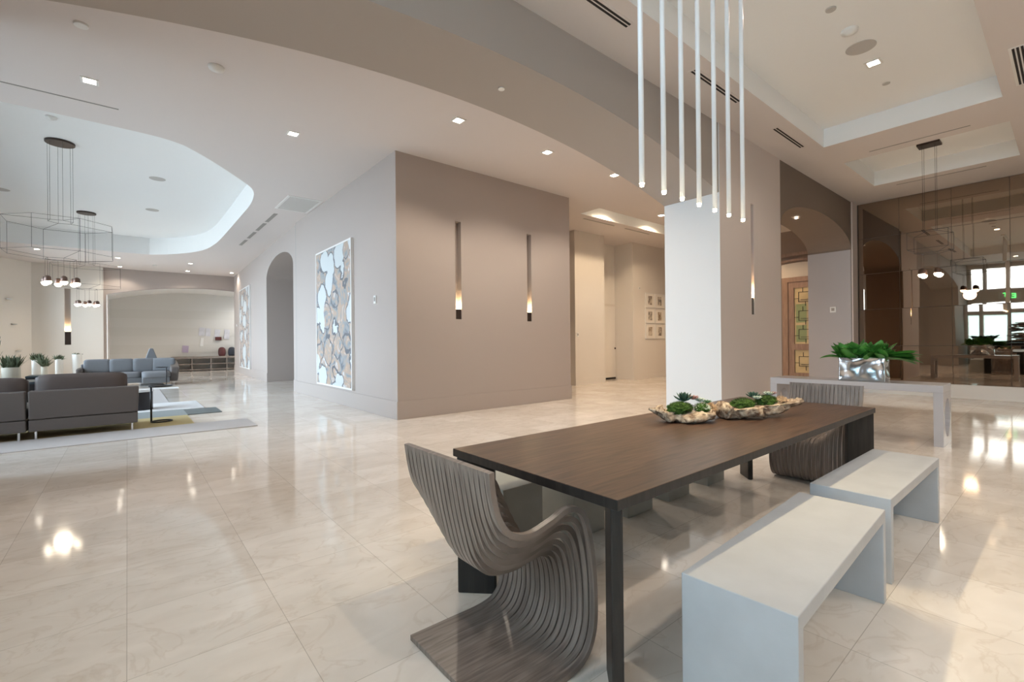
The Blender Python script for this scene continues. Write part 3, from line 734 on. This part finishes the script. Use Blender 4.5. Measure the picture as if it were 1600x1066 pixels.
# ================================================================== CEILING FITTINGS
def slot_vent(x0, y0, x1, y1, z, label, n=2):
    t = thing('slot_vent', label, 'vent', ((x0 + x1) / 2, (y0 + y1) / 2, z)); hx, hy = (x1 - x0) / 2, (y1 - y0) / 2
    bm = B(); box(bm, -hx - .02, -hy - .02, -.004, hx + .02, hy + .02, .001); obj('frame', bm, M['ceiling'] if n < 4 else M['trimw'], t)
    lx = hx > hy
    for i in range(n):
        bm = B(); s = (2 * (hy if lx else hx)) / n
        c = -(hy if lx else hx) + s * (i + .5)
        if lx: box(bm, -hx, c - s * .3, -.006, hx, c + s * .3, -.003)
        else: box(bm, c - s * .3, -hy, -.006, c + s * .3, hy, -.003)
        obj('slot', bm, M['ventdark'], t)
slot_vent(2.9, 2.885, 4.03, 2.965, HC, 'twin slot air vent near the top edge left of the rod pendant')
slot_vent(5.31, 2.885, 6.49, 2.965, HC, 'twin slot air vent behind the rod pendant')
slot_vent(7.765, 2.895, 8.88, 2.975, HC, 'twin slot air vent between the rod pendant and the brown arch')
slot_vent(7.76, .30, 8.93, .44, HC, 'white framed four slot air vent at the right edge', 4)
def line_vent(x0, y0, x1, y1, label, m='ventgrey'):
    bm = B(); box(bm, x0, y0, HC - .005, x1, y1, HC + .002); tag(obj('linear_vent', bm, M[m]), label, 'vent')
line_vent(-1.8, 8.40, -.07, 8.425, 'thin linear slot in the ceiling before the lounge tray')
line_vent(10.03, 1.0, 10.055, 2.27, 'thin linear slot in the ceiling between the two dining trays')
line_vent(12.66, 1.05, 12.685, 2.4, 'thin linear slot in the ceiling beside the mirror wall')
for i, (y0, l) in enumerate(((12.75, 'nearest slim grey ceiling slot along the lounge wall'), (13.95, 'second slim grey ceiling slot along the lounge wall'), (15.2, 'third slim grey ceiling slot along the lounge wall'), (16.5, 'farthest slim grey ceiling slot along the lounge wall'))):
    line_vent(2.85, y0, 2.94, y0 + 1.0, l)
line_vent(9.4, 8.30, 10.7, 8.35, 'thin dark slot vent near the corridor tray, nearer the block'); line_vent(11.2, 8.30, 12.4, 8.35, 'thin dark slot vent near the corridor tray, nearer the pier')
G = thing('return_grille', 'white framed return air grille in the ceiling above the painting', 'vent', (3.12, 11.6, HC))
bm = B(); prism(bm, [rect(-.37, -.62, .37, .62), rect(-.32, -.57, .32, .57)], lambda u, v: (u, v, -.01), lambda u, v: (u, v, .001)); obj('frame', bm, M['trimw'], G)
bm = B()
for i in range(22): box(bm, -.32, -.57 + i * .0518, -.008, .32, -.57 + i * .0518 + .024, -.003)
obj('louvres', bm, M['trimw'], G); bm = B(); box(bm, -.32, -.57, -.003, .32, .57, .001); obj('duct_shadow', bm, M['ventgrey'], G)
def disc(name, label, cat, x, y, z, r, h, m, dome=False):
    bm = B()
    if dome: lathe(bm, [(0, -h * 1.5), (r * .45, -h * 1.4), (r * .55, -h), (r * .9, -h * .9), (r, -h * .3), (r, .002), (0, .002)], seg=28)
    else: lathe(bm, [(0, -h), (r * .96, -h), (r, -h * .6), (r, .002), (0, .002)], seg=28)
    o = obj(name, bm, M[m], smooth=dome); o.location = (x, y, z); tag(o, label, cat)
disc('smoke_detector', 'white domed smoke detector on the ceiling before the arch beam', 'smoke detector', .83, 6.42, HC, .085, .035, 'plastic', True)
disc('ceiling_sprinkler', 'small round white cap on the ceiling left of the smoke detector', 'sprinkler', -.34, 6.41, HC, .06, .02, 'plastic')
disc('smoke_detector', 'smoke detector inside the dining tray beside the round speaker', 'smoke detector', 6.49, 1.64, 4.89, .085, .035, 'plastic', True)
disc('smoke_detector', 'small detector in the lounge tray beside the near chandelier canopy', 'smoke detector', -.96, 10.95, 5.17, .075, .035, 'plastic', True)
disc('ceiling_sprinkler', 'tiny detector on the far ceiling before the niche', 'sprinkler', .89, 23.9, HC, .07, .03, 'plastic')
disc('ceiling_sprinkler', 'white sprinkler cap under the arch beam', 'sprinkler', 3.08, 3.86, 3.998, .035, .008, 'plastic')
disc('ceiling_sprinkler', 'small grey cap at the top of the dining tray', 'sprinkler', 5.91, 1.66, 4.89, .05, .015, 'speaker')
disc('ceiling_sprinkler', 'tiny cap beyond the downlight in the dining tray', 'sprinkler', 8.24, 1.66, 4.89, .045, .01, 'speaker')
disc('ceiling_speaker', 'round grey speaker beside the downlight in the dining tray', 'speaker', 6.98, 1.65, 4.89, .155, .008, 'speaker')
disc('ceiling_speaker', 'round speaker in the lounge tray, nearer of the two', 'speaker', .565, 13.53, 5.17, .155, .008, 'speaker')
disc('ceiling_speaker', 'round speaker in the lounge tray, farther of the two', 'speaker', .576, 16.73, 5.17, .155, .008, 'speaker')
disc('ceiling_speaker', 'round speaker at the left edge of the lounge tray', 'speaker', -2.36, 16.75, 5.17, .155, .008, 'speaker')

# ================================================================== WALL ITEMS
def artwork(name, label, w, h, m, place):
    t = thing(name, label, 'painting'); place(t)
    bm = B(); prism(bm, [rect(-w / 2, -h / 2, w / 2, h / 2), rect(-w / 2 + .035, -h / 2 + .035, w / 2 - .035, h / 2 - .035)], lambda u, v: (u, 0, v), lambda u, v: (u, -.06, v)); obj('frame', bm, M['frame'], t)
    bm = B(); box(bm, -w / 2 + .034, -.05, -h / 2 + .034, w / 2 - .034, -.01, h / 2 - .034); obj('canvas', bm, m, t)
def pl1(t): t.location = (3.53, 10.38, 1.90); t.rotation_euler = (0, 0, -PI / 2)
artwork('abstract_painting', 'large tall abstract painting of pale blotches on the taupe block', 2.26, 3.08, M['art1'], pl1)
q = p0 + du * 9.05
def pl2(t): t.location = (q.x, q.y, 2.0); t.rotation_euler = (0, 0, math.atan2(-dn.y, -dn.x) + PI / 2)
artwork('abstract_painting', 'tall abstract painting beyond the lounge arch', 2.75, 3.4, M['art2'], pl2)
rows = ('top', 'middle', 'bottom'); cols = ('left', 'centre', 'right')
for r_ in range(3):
    for c_ in range(3):
        x = 13.92 + .575 * c_; z = 2.69 - .535 * r_
        t = thing('picture_frame', 'small white framed print, %s row %s column of the corridor grid' % (rows[r_], cols[c_]), 'picture', (x, 9.35, z), group='grid of framed prints in the corridor')
        bm = B(); prism(bm, [rect(-.275, -.255, .275, .255), rect(-.25, -.23, .25, .23)], lambda u, v: (u, 0, v), lambda u, v: (u, -.03, v)); obj('frame', bm, M['frame'], t)
        bm = B(); box(bm, -.249, -.02, -.229, .249, -.002, .229); obj('mat', bm, M['matboard'], t)
        bm = B(); box(bm, -.11, -.024, -.15, .11, -.019, .15); obj('print', bm, print_mat('print_%d%d' % (r_, c_), (r_ * 3.1, c_ * 2.3, 1), [(.10, .07, .06), (.16, .15, .14), (.3, .22, .15)][(r_ + c_) % 3]), t)
def plate(name, label, cat, c, nrm, w, h, m='plastic', inner=None, th=.02):
    c = Vector(c); n = Vector(nrm).normalized(); s = Vector((-n.y, n.x, 0)); t = thing(name, label, cat, c, math.atan2(n.y, n.x) + PI / 2)
    bm = B(); box(bm, -w / 2, -th, -h / 2, w / 2, 0, h / 2); obj('plate', bm, M[m], t, bevel=.004)
    if inner:
        bm = B(); box(bm, -w * .25, -th - .006, -h * .22, w * .25, -th + .002, h * .28); obj('button', bm, M[inner], t)
plate('alarm_strobe', 'small white wall alarm between the painting and the block corner', 'alarm', (3.53, 8.2, 2.11), (-1, 0, 0), .10, .15, inner='ventgrey')
plate('thermostat', 'small white square plate on the jamb of the brown arch', 'alarm', (13.385, 3.78, 2.02), (-1, 0, 0), .13, .14, inner='ventgrey')
qq = p0 + du * 11.6
plate('wall_sensor', 'tiny white sensor left of the far painting', 'sensor', (qq.x, qq.y, 2.2), (-1, 0, 0), .1, .1)
plate('wall_switch', 'small switch plate near the left end of the corridor wall', 'switch', (10.24, 9.35, 1.5), (0, -1, 0), .08, .12, inner='ventgrey')
plate('wall_sensor', 'small white sensor above the framed prints in the corridor', 'sensor', (13.32, 9.35, 3.07), (0, -1, 0), .07, .08, inner='ventgrey')
for z, x, y, l in ((3.08, -3.42, 25.1, 'topmost small white wall cup light on the far left wall'), (2.16, -3.3, 25.25, 'middle small white wall cup light on the far left wall'), (1.155, -3.2, 25.37, 'lowest small white wall cup light on the far left wall')):
    bm = B(); lathe(bm, [(0, -.05), (.05, -.045), (.1, 0), (.09, .005), (0, -.03)], seg=18); o = obj('wall_cup_light', bm, M['plastic'], smooth=True); o.location = (x + .06, y - .02, z); tag(o, l, 'wall light')

# corridor door
D = thing('door_1', 'narrow cream panelled door in the corridor recess', 'door', (12.62, 10.1, 0)); D['kind'] = 'structure'
bm = B(); prism(bm, [rect(-.42, 0, .42, 2.56), rect(-.34, 0, .34, 2.48)], lambda u, v: (u, -.03, v), lambda u, v: (u, 0, v)); obj('door_frame', bm, M['beige'], D)
bm = B(); box(bm, -.34, -.02, .06, .34, 0, 2.48)
for z0, z1 in ((.25, .85), (1.0, 2.3)): box(bm, -.26, -.028, z0, .26, -.018, z1)
o = obj('door_leaf', bm, M['white'], D, bevel=.004); bm = B(); lathe(bm, [(0, 0), (.03, .01), (.03, .03), (0, .05)], seg=16); h = obj('door_handle', bm, M['bronze'], o, smooth=True); h.rotation_euler = (PI / 2, 0, 0); h.location = (.28, -.03, 1.05)
bm = B(); box(bm, -.34, -.021, 0, .34, 0, .06); obj('threshold_gap', bm, M['ventdark'], D)
# hall door with fretwork glass (faces -X)
D = thing('door_2', 'wooden door with fretwork glass in the hall behind the brown arch', 'door', (15.5, 5.1, 0), -PI / 2); D['kind'] = 'structure'
W2 = .42
bm = B(); prism(bm, [rect(-W2 - .14, 0, 1.5, 3.16), rect(-W2, 0, 1.36, 3.02)], lambda u, v: (u, -.10, v), lambda u, v: (u, 0, v)); obj('door_frame', bm, M['doorwood'], D)
for lx in (0., .94):
    bm = B(); prism(bm, [rect(-W2 + lx, .01, W2 + lx, 3.02), rect(-.26 + lx, 1.16, .26 + lx, 2.84), rect(-.26 + lx, .3, .26 + lx, .98)], lambda u, v: (u, -.07, v), lambda u, v: (u, -.02, v)); lf = obj('door_leaf', bm, M['doorwood'], D, bevel=.004)
    bm = B(); box(bm, -.26 + lx, -.035, .3, .26 + lx, -.03, .98); box(bm, -.26 + lx, -.035, 1.16, .26 + lx, -.03, 2.84); obj('glass_panel', bm, M['doorglass'], lf)
    bm = B(); box(bm, -.22 + lx, -.037, 1.22, .06 + lx, -.034, 1.72); box(bm, -.22 + lx, -.037, 1.8, .06 + lx, -.034, 2.35); obj('green_glass', bm, M['doorgreen'], lf)
    bm = B()
    for z in (.64, 1.45, 2.0, 2.56):
        s_ = .15
        for a, b, c, d in ((-s_, z - s_, s_, z - s_ + .012), (-s_, z + s_ - .012, s_, z + s_), (-s_, z - s_, -s_ + .012, z + s_), (s_ - .012, z - s_, s_, z + s_), (-.26, z - .05, -s_, z - .038), (s_, z + .04, .26, z + .052), (-.04, z + s_, -.028, z + .27), (.03, z - .27, .042, z - s_),
                           (-s_ * .6, z - s_ * .6, s_ * .75, z - s_ * .6 + .01), (s_ * .75, z - s_ * .6, s_ * .75 + .01, z + s_ * .6)):
            box(bm, a + lx, -.05, b, c + lx, -.036, d)
    obj('fretwork', bm, M['bronze'], lf)
# arched transom moulding over the hall door
bm = B()
for k, (rz0, th) in enumerate(((3.3, .06), (3.46, .09))):
    pts = arch(3.9, 6.6, rz0, rz0 + .35, 24)
    pts2 = [(a, b + th) for a, b in reversed(pts)]
    prism(bm, [pts + pts2], lambda u, v: (15.5, u, v), lambda u, v: (15.5 - .06 - .03 * k, u, v))
struct('trim_transom', bm, M['doorwood'], 'curved wooden moulding over the hall door', 'trim')
bm = B(); prism(bm, [arch(4.0, 6.5, 3.17, 3.6, 24)], lambda u, v: (15.5, u, v), lambda u, v: (15.48, u, v))
struct('trim_transom_panel', bm, M['beige'], 'cream panel between the hall door and its curved moulding', 'trim')

# ================================================================== LOUNGE
# rug patchwork
Rg = thing('patchwork_rug', 'patchwork rug of pale, mustard, slate and white rectangles under the sofas', 'rug', (0, 12, 0))
def patch(name, m, x0, y0, x1, y1, h):
    bm = B(); box(bm, x0, y0 - 12, 0.0005, x1, y1 - 12, h); obj(name, bm, M[m], Rg)
patch('pale_patch', 'rugpale', -3.2, 8.35, 1.6, 9.28, .0135); patch('mustard_patch', 'rugyellow', -3.2, 9.28, .85, 10.5, .0137); patch('slate_patch', 'rugdark', .86, 10.55, 1.41, 11.4, .0138)
patch('grey_patch', 'ruggrey', -3.2, 10.5, .86, 11.5, .012); patch('white_patch', 'rugwhite', -3.2, 11.5, 1.22, 13.05, .0136); patch('pale_patch', 'rugpale', -3.2, 13.05, .72, 17.3, .010); patch('white_patch', 'rugwhite', -3.2, 17.3, 1.2, 17.75, .012)
# near sofa, back to the viewer
S1 = thing('taupe_sofa', 'taupe leather sofa seen from behind on the rug', 'sofa', (-1.07, 9.2, 0))
for i, (x0, x1) in enumerate(((-1.2, -.012), (.012, 1.19))):
    bm = B(); v = box(bm, x0, 0, .29, x1, .16, .69)
    for q_ in v:
        if q_.co.z > .5: q_.co.y -= .05; q_.co.x += (.015 if q_.co.x > (x0 + x1) / 2 else -.015) * (0 if abs(q_.co.x) < .05 else 1)
    obj('backrest', bm, M['sofa'], S1, bevel=.02)
    bm = B(); box(bm, x0, .0, .125, x1, .95, .285); obj('seat_base', bm, M['sofa'], S1, bevel=.015)
    bm = B(); cushion(bm, (x0 + x1) / 2, .56, .37, x1 - x0 - .02, .78, .2, 6); obj('seat_cushion', bm, M['sofa'], S1, smooth=True)
    bm = B(); cushion(bm, (x0 + x1) / 2 - (.04 if i else .0), .25, .68, (x1 - x0) * (.86 if i else 1.0), .24, .44 if i else .38, 9, rx=-.12); obj('back_cushion', bm, M['sofacush'], S1, smooth=True)
    for lx in ((x0 + .07, x1 - .07)):
        for ly in (.04, .88):
            bm = B(); box(bm, lx - .012, ly - .03, .014, lx + .012, ly + .03, .13); obj('leg', bm, M['chrome'], S1, bevel=.003)
# far sofa
S2 = thing('blue_sofa', 'blue grey sectional sofa with loose cushions at the far side of the lounge', 'sofa', (.06, 19.3, 0))
bm = B(); box(bm, -1.2, .0, .1, 1.25, .95, .27); box(bm, .3, -.55, .1, 1.0, .02, .27); obj('seat_base', bm, M['blue'], S2, bevel=.02)
for x0, x1 in ((-1.15, -.42), (-.42, .3)):
    bm = B(); cushion(bm, (x0 + x1) / 2, .4, .35, x1 - x0, .85, .2, 7); obj('seat_cushion', bm, M['blue'], S2, smooth=True)
bm = B(); cushion(bm, .66, .1, .35, .74, 1.4, .2, 7); obj('chaise_cushion', bm, M['blue'], S2, smooth=True)
bm = B(); box(bm, -1.2, .8, .26, 1.25, .98, .72); obj('backrest', bm, M['blue'], S2, bevel=.03)
bm = B(); box(bm, -1.27, .05, .2, -1.13, .95, .62); obj('armrest', bm, M['sofa'], S2, bevel=.05)
bm = B(); v = box(bm, 1.0, -.25, .12, 1.24, .95, .78)
for q_ in v:
    if q_.co.z > .5 and q_.co.y < 0: q_.co.z -= .2; q_.co.y += .25
    if q_.co.z > .4: q_.co.x += .06
obj('armrest', bm, M['sofa'], S2, bevel=.05)
for i, (x, w) in enumerate(((-.8, .66), (-.2, .62), (.37, .58), (.80, .42), (1.0, .42))):
    bm = B(); cushion(bm, x, .68 - .05 * i, .64, w, .2, .46, 9, rx=-.2, rz=-.25 if i > 2 else 0); obj('back_cushion', bm, M['blue'], S2, smooth=True)
for lx in (-1.1, -.1, 1.15):
    for ly in (.06, .88):
        bm = B(); lathe(bm, [(0, 0), (.018, 0), (.018, .11), (0, .11)], (lx, ly, 0), 10); obj('leg', bm, M['chrome'], S2)
t = thing('grey_armchair', 'grey armchair with a pointed back cushion behind the blue sofa', 'armchair', (.66, 21.0, 0))
bm = B(); box(bm, -.33, -.3, .0, .33, .32, .42); obj('seat', bm, M['blue'], t, bevel=.04)
bm = B(); v = box(bm, -.3, -.02, .42, .3, .16, 1.2)
for q_ in v:
    if q_.co.z > 1: q_.co.x *= .18
obj('backrest', bm, M['blue'], t, bevel=.03)
# C shaped side tables
def cside(label, x, y, z, rz):
    t = thing('side_table', label, 'side table', (x, y, z), rz, group='black C shaped side tables')
    bm = B(); tube(bm, [(.24 * math.cos(a) * .6 + .14, .12 * math.sin(a), .018) for a in [2 * PI * i / 20 for i in range(20)]], .012, 8, True); obj('base', bm, M['black'], t, smooth=True)
    bm = B(); tube(bm, [(0, 0, .012), (0, 0, .6)], .014, 10); obj('pole', bm, M['black'], t, smooth=True)
    bm = B(); lathe(bm, [(0, .6), (.16, .6), (.165, .608), (.165, .622), (.158, .622), (.156, .612), (0, .612)], (.13, 0, 0), 28); obj('tray_top', bm, M['black'], t)
cside('black C shaped side table at the end of the taupe sofa', .30, 9.8, .014, .1)
cside('black C shaped side table before the blue sofa chaise', .95, 18.3, 0.0, 2.6)
t = thing('drum_table', 'round black drum table with a white marble top beside the taupe sofa', 'side table', (.15, 12.05, .0155))
bm = B(); lathe(bm, [(0, 0), (.25, 0), (.25, .36), (0, .36)], seg=40); obj('drum', bm, M['blackbox'], t); bm = B(); lathe(bm, [(0, .36), (.265, .36), (.265, .40), (0, .40)], seg=40); obj('top', bm, M['marbletop'], t)
# low coffee tables
def coffee(label, x0, y0, x1, y1, h, cut):
    t = thing('coffee_table', label, 'coffee table', ((x0 + x1) / 2, (y0 + y1) / 2, .0115), group='low dark coffee tables'); hx, hy = (x1 - x0) / 2, (y1 - y0) / 2
    bm = B(); box(bm, -hx, -hy, h - .05, hx, hy, h); obj('top', bm, M['teal'], t, bevel=.004)
    for k, s in enumerate((-1, 1)):
        bm = B(); box(bm, s * hx, -hy * .9, 0, s * (hx - cut), hy * .9, h - .05); obj('block_base', bm, M['teal' if k else 'blackbox'], t, bevel=.004)
coffee('low dark coffee table nearest the taupe sofa', -2.15, 15.3, -1.45, 16.4, .48, .2)
coffee('long low teal coffee table in the middle of the rug', -2.1, 17.8, -.85, 18.6, .50, .35)
bm = B(); box(bm, -.25, -.22, 0, .25, .22, .36); o = obj('black_ottoman', bm, M['blackbox'], bevel=.03); o.location = (-1.65, 20.6, 0); tag(o, 'small black ottoman before the planters', 'ottoman')
# planters with grasses
def planter(label, x, y, r, h, m, n, gh, spread, mg='grass', square=False):
    t = thing('grass_planter', label, 'planter', (x, y, 0), group='planters along the far left wall')
    bm = B()
    if square: prism(bm, [rect(-r, -r, r, r)], lambda u, v: (u, v, 0), lambda u, v: (u, v, h))
    else: lathe(bm, [(0, 0), (r * .97, 0), (r, .02), (r, h), (r - .03, h), (r - .03, h - .04), (0, h - .04)], seg=28)
    obj('pot', bm, M[m], t); rd = random.Random(int(x * 100)); bm = B()
    for i in range(n):
        a = rd.uniform(0, 2 * PI); b = Vector((rd.uniform(-1, 1) * r * .7, rd.uniform(-1, 1) * r * .7, h - .05)); L_ = gh * rd.uniform(.5, 1.1); sp = rd.uniform(.1, spread)
        leaf(bm, b, Vector((math.cos(a) * sp, math.sin(a) * sp, 1)), L_, .03, rd.uniform(.1, .6) * sp, rd.uniform(-1, 1), 4)
    obj('grass', bm, M[mg], t)
planter('cream planter of grey grass nearest the taupe sofa', -2.50, 18.9, .19, .73, 'potb', 170, .42, .7)
planter('tall plant in a cream pot cut by the left edge of the picture', -3.0, 19.5, .17, .8, 'potb', 90, .85, .3, 'leafd')
planter('white cylinder planter with spiky grass, left of the paired planters', -2.5, 23.5, .11, .83, 'potw', 120, .32, .9)
planter('short cream planter with trailing plant beside the spiky grass', -2.2, 22.6, .09, .62, 'potb', 110, .5, .8, 'grass')
planter('white cylinder planter of low grass third from the left', -1.95, 24.0, .11, .83, 'potw', 110, .24, 1.0)
planter('tallest white cylinder planter beside the blue sofa arm', -1.46, 24.0, .14, 1.0, 'potw', 80, .12, 1.2)
# niche shelf and things on it
Sh = thing('low_shelf', 'long low grey wooden shelf unit standing in the far niche', 'shelf', (3.4, 28.2, 0))
bm = B(); box(bm, -1.75, -.24, .62, 1.75, .26, .72); obj('top', bm, M['shelf'], Sh, bevel=.004)
for z in (.04, .32): 
    bm = B(); box(bm, -1.75, -.22, z, 1.75, .25, z + .05); obj('shelf_board', bm, M['shelf'], Sh)
for x in (-1.75, -.95, -.15, .55, 1.2, 1.72):
    bm = B(); box(bm, x, -.2, 0, x + .05, .25, .62); obj('divider', bm, M['shelf'], Sh)
for x, m, l in ((3.78, 'maroon', 'rounded maroon shell seat back on the niche shelf'), (4.22, 'navy', 'rounded navy shell seat back on the niche shelf')):
    bm = B(); cushion(bm, 0, 0, .2, .34, .3, .52, 2.6); o = obj('shell_pod', bm, M[m], smooth=True)
    for v in o.data.vertices: v.co.z = max(v.co.z, 0)
    o.location = (x, 28.15, .72); tag(o, l, 'pod')
for x, z, w, h, m, l in ((2.95, 1.98, .26, .42, 'paper', 'pale print pinned at the left of the niche row'), (3.22, 1.95, .22, .4, 'paper', 'second pale print from the left of the niche row'), (3.62, 1.85, .24, .5, 'paper', 'third pale print from the left of the niche row'),
                         (4.05, 1.85, .24, .5, 'paper', 'rightmost pale print of the niche row'), (2.95, 1.45, .14, .42, 'plastic', 'slim white panel under the niche prints'), (2.25, 1.1, .26, .34, 'violet', 'violet print low on the niche wall')):
    bm = B(); box(bm, -w / 2, -.02, -h / 2, w / 2, 0, h / 2); o = obj('wall_print', bm, M[m]); o.location = (x, 28.485, z); o.rotation_euler = (0, .08, 0); tag(o, l, 'print')
bm = B(); box(bm, -.14, -.1, -.09, .14, 0, .09); o = obj('wall_box', bm, M['maroon'], bevel=.02); o.location = (3.66, 28.48, 1.62); tag(o, 'small dark red box fixed below the niche prints', 'box')

# ================================================================== things seen only in the mirror
t = thing('reception_desk', 'dark reception desk reflected in the mirror', 'desk', (-2.2, 1.35, 0))
bm = B(); box(bm, -.4, -.85, 0, .4, .85, .95); obj('body', bm, M['blackbox'], t, bevel=.01); bm = B(); box(bm, -.42, -.6, .95, .1, -.15, .99); obj('ledge', bm, M['marbletop'], t)
t = thing('driftwood_sculpture', 'stacked driftwood sculpture reflected in the mirror', 'sculpture', (-2.3, 1.3, .99)); rnd = random.Random(5)
for i in range(26):
    z = i * .03; L_ = rnd.uniform(.35, .7); c = Vector((rnd.uniform(-.15, .15), rnd.uniform(-.35, .35), z + .04)); a = rnd.uniform(-.4, .4) + PI / 2
    d = Vector((math.cos(a), math.sin(a), rnd.uniform(-.12, .12))); bm = B()
    tube(bm, [c - d * L_ / 2, c - d * L_ * .2 + Vector((0, 0, .02)), c + d * L_ * .2, c + d * L_ / 2], [.015, .035, .04, .012], 7); obj('branch', bm, M[('drift', 'shelf', 'bronze')[i % 3]], t, smooth=True)
t = thing('leafy_planter', 'dark leafy planter trough reflected in the mirror', 'planter', (-2.4, 2.62, 0))
bm = B(); box(bm, -.2, -.32, 0, .2, .32, 1.15); obj('trough', bm, M['sofacush'], t, bevel=.01); bm = B()
for i in range(150):
    a = rnd.uniform(0, 2 * PI); leaf(bm, Vector((rnd.uniform(-.15, .15), rnd.uniform(-.28, .28), 1.13)), Vector((math.cos(a) * .8, math.sin(a) * .8, rnd.uniform(.3, 1.2))), rnd.uniform(.2, .4), .1, .3, rnd.uniform(-1, 1), 5)
obj('foliage', bm, M['leafd'], t, smooth=True)
t = thing('light_block_sideboard', 'long low dark sideboard added under the windows to block low daylight', 'sideboard', (-3.2, .6, 0))  # added to keep low window light from reaching under the table
bm = B(); box(bm, -.2, -3.6, .08, .2, 2.6, .98); obj('body', bm, M['blackbox'], t, bevel=.01); bm = B(); box(bm, -.22, -3.62, .98, .22, 2.62, 1.02); obj('top', bm, M['sofacush'], t)
for y_ in (-3.4, -.5, 2.4):
    bm = B(); box(bm, -.18, y_ - .04, 0, .18, y_ + .04, .08); obj('leg', bm, M['black'], t)
cu = bpy.data.curves.new('exit', 'FONT'); cu.body = 'EXIT'; cu.size = .3; cu.extrude = .004; cu.align_x = 'CENTER'; cu.align_y = 'CENTER'
t = thing('exit_sign', 'green exit sign on the window wall reflected in the mirror', 'sign', (XW + .05, 1.9, 3.07), PI / 2)
bm = B(); box(bm, -.45, .0, -.17, .45, .05, .17); obj('panel', bm, M['plastic'], t)
tmp = bpy.data.objects.new('lettering_curve', cu); tx = bpy.data.objects.new('lettering', bpy.data.meshes.new_from_object(tmp)); bpy.data.objects.remove(tmp); COL.objects.link(tx); tx.parent = t; tx.rotation_euler = (PI / 2, 0, 0); tx.location = (0, -.006, 0); tx.data.materials.clear(); tx.data.materials.append(M['exitgreen'])

# ================================================================== LIGHT
w = bpy.data.worlds.new('world'); SC.world = w; w.use_nodes = True
bg = w.node_tree.nodes['Background']; bg.inputs[0].default_value = (.71, .85, 1.0, 1); bg.inputs[1].default_value = 8.4
def portal(y0, y1, z0, z1):
    l = bpy.data.lights.new('daylight_portal', 'AREA'); l.shape = 'RECTANGLE'; l.size = z1 - z0; l.size_y = y1 - y0; l.cycles.is_portal = True
    o = bpy.data.objects.new('daylight_portal', l); COL.objects.link(o); o.location = (XW - .3, (y0 + y1) / 2, (z0 + z1) / 2); o.rotation_euler = (0, -PI / 2, 0)
portal(-3.7, 3.35, .05, 4.45); portal(6.9, 14.5, .3, 4.4); portal(14.5, 24.8, .3, 4.4)

# ================================================================== CAMERA
F, ROLL, YAW, PITCH = 727.0, math.radians(.56), math.radians(50.41), math.atan(1.1 / 727)
fw = Vector((math.cos(YAW) * math.cos(PITCH), math.sin(YAW) * math.cos(PITCH), math.sin(PITCH)))
r0 = Vector((math.sin(YAW), -math.cos(YAW), 0)); u0 = r0.cross(fw)
r = r0 * math.cos(ROLL) - u0 * math.sin(ROLL); u = u0 * math.cos(ROLL) + r0 * math.sin(ROLL)
cd = bpy.data.cameras.new('camera'); cam = bpy.data.objects.new('camera', cd); COL.objects.link(cam)
cam.matrix_world = Matrix(((r.x, u.x, -fw.x, 0), (r.y, u.y, -fw.y, 0), (r.z, u.z, -fw.z, 1.31), (0, 0, 0, 1)))
cd.sensor_width = 36; cd.lens = 36 * F / 1600; cd.clip_start = .05; cd.clip_end = 200
SC.camera = cam
vs = SC.view_settings; vs.view_transform = 'Standard'; vs.look = 'None'; vs.gamma = 1; vs.use_curve_mapping = False; vs.exposure = 0.78
cy = SC.cycles; cy.use_denoising = True; cy.max_bounces = 10; cy.diffuse_bounces = 6; cy.glossy_bounces = 5; cy.transparent_max_bounces = 12; cy.sample_clamp_indirect = 6; cy.caustics_reflective = False; cy.caustics_refractive = False
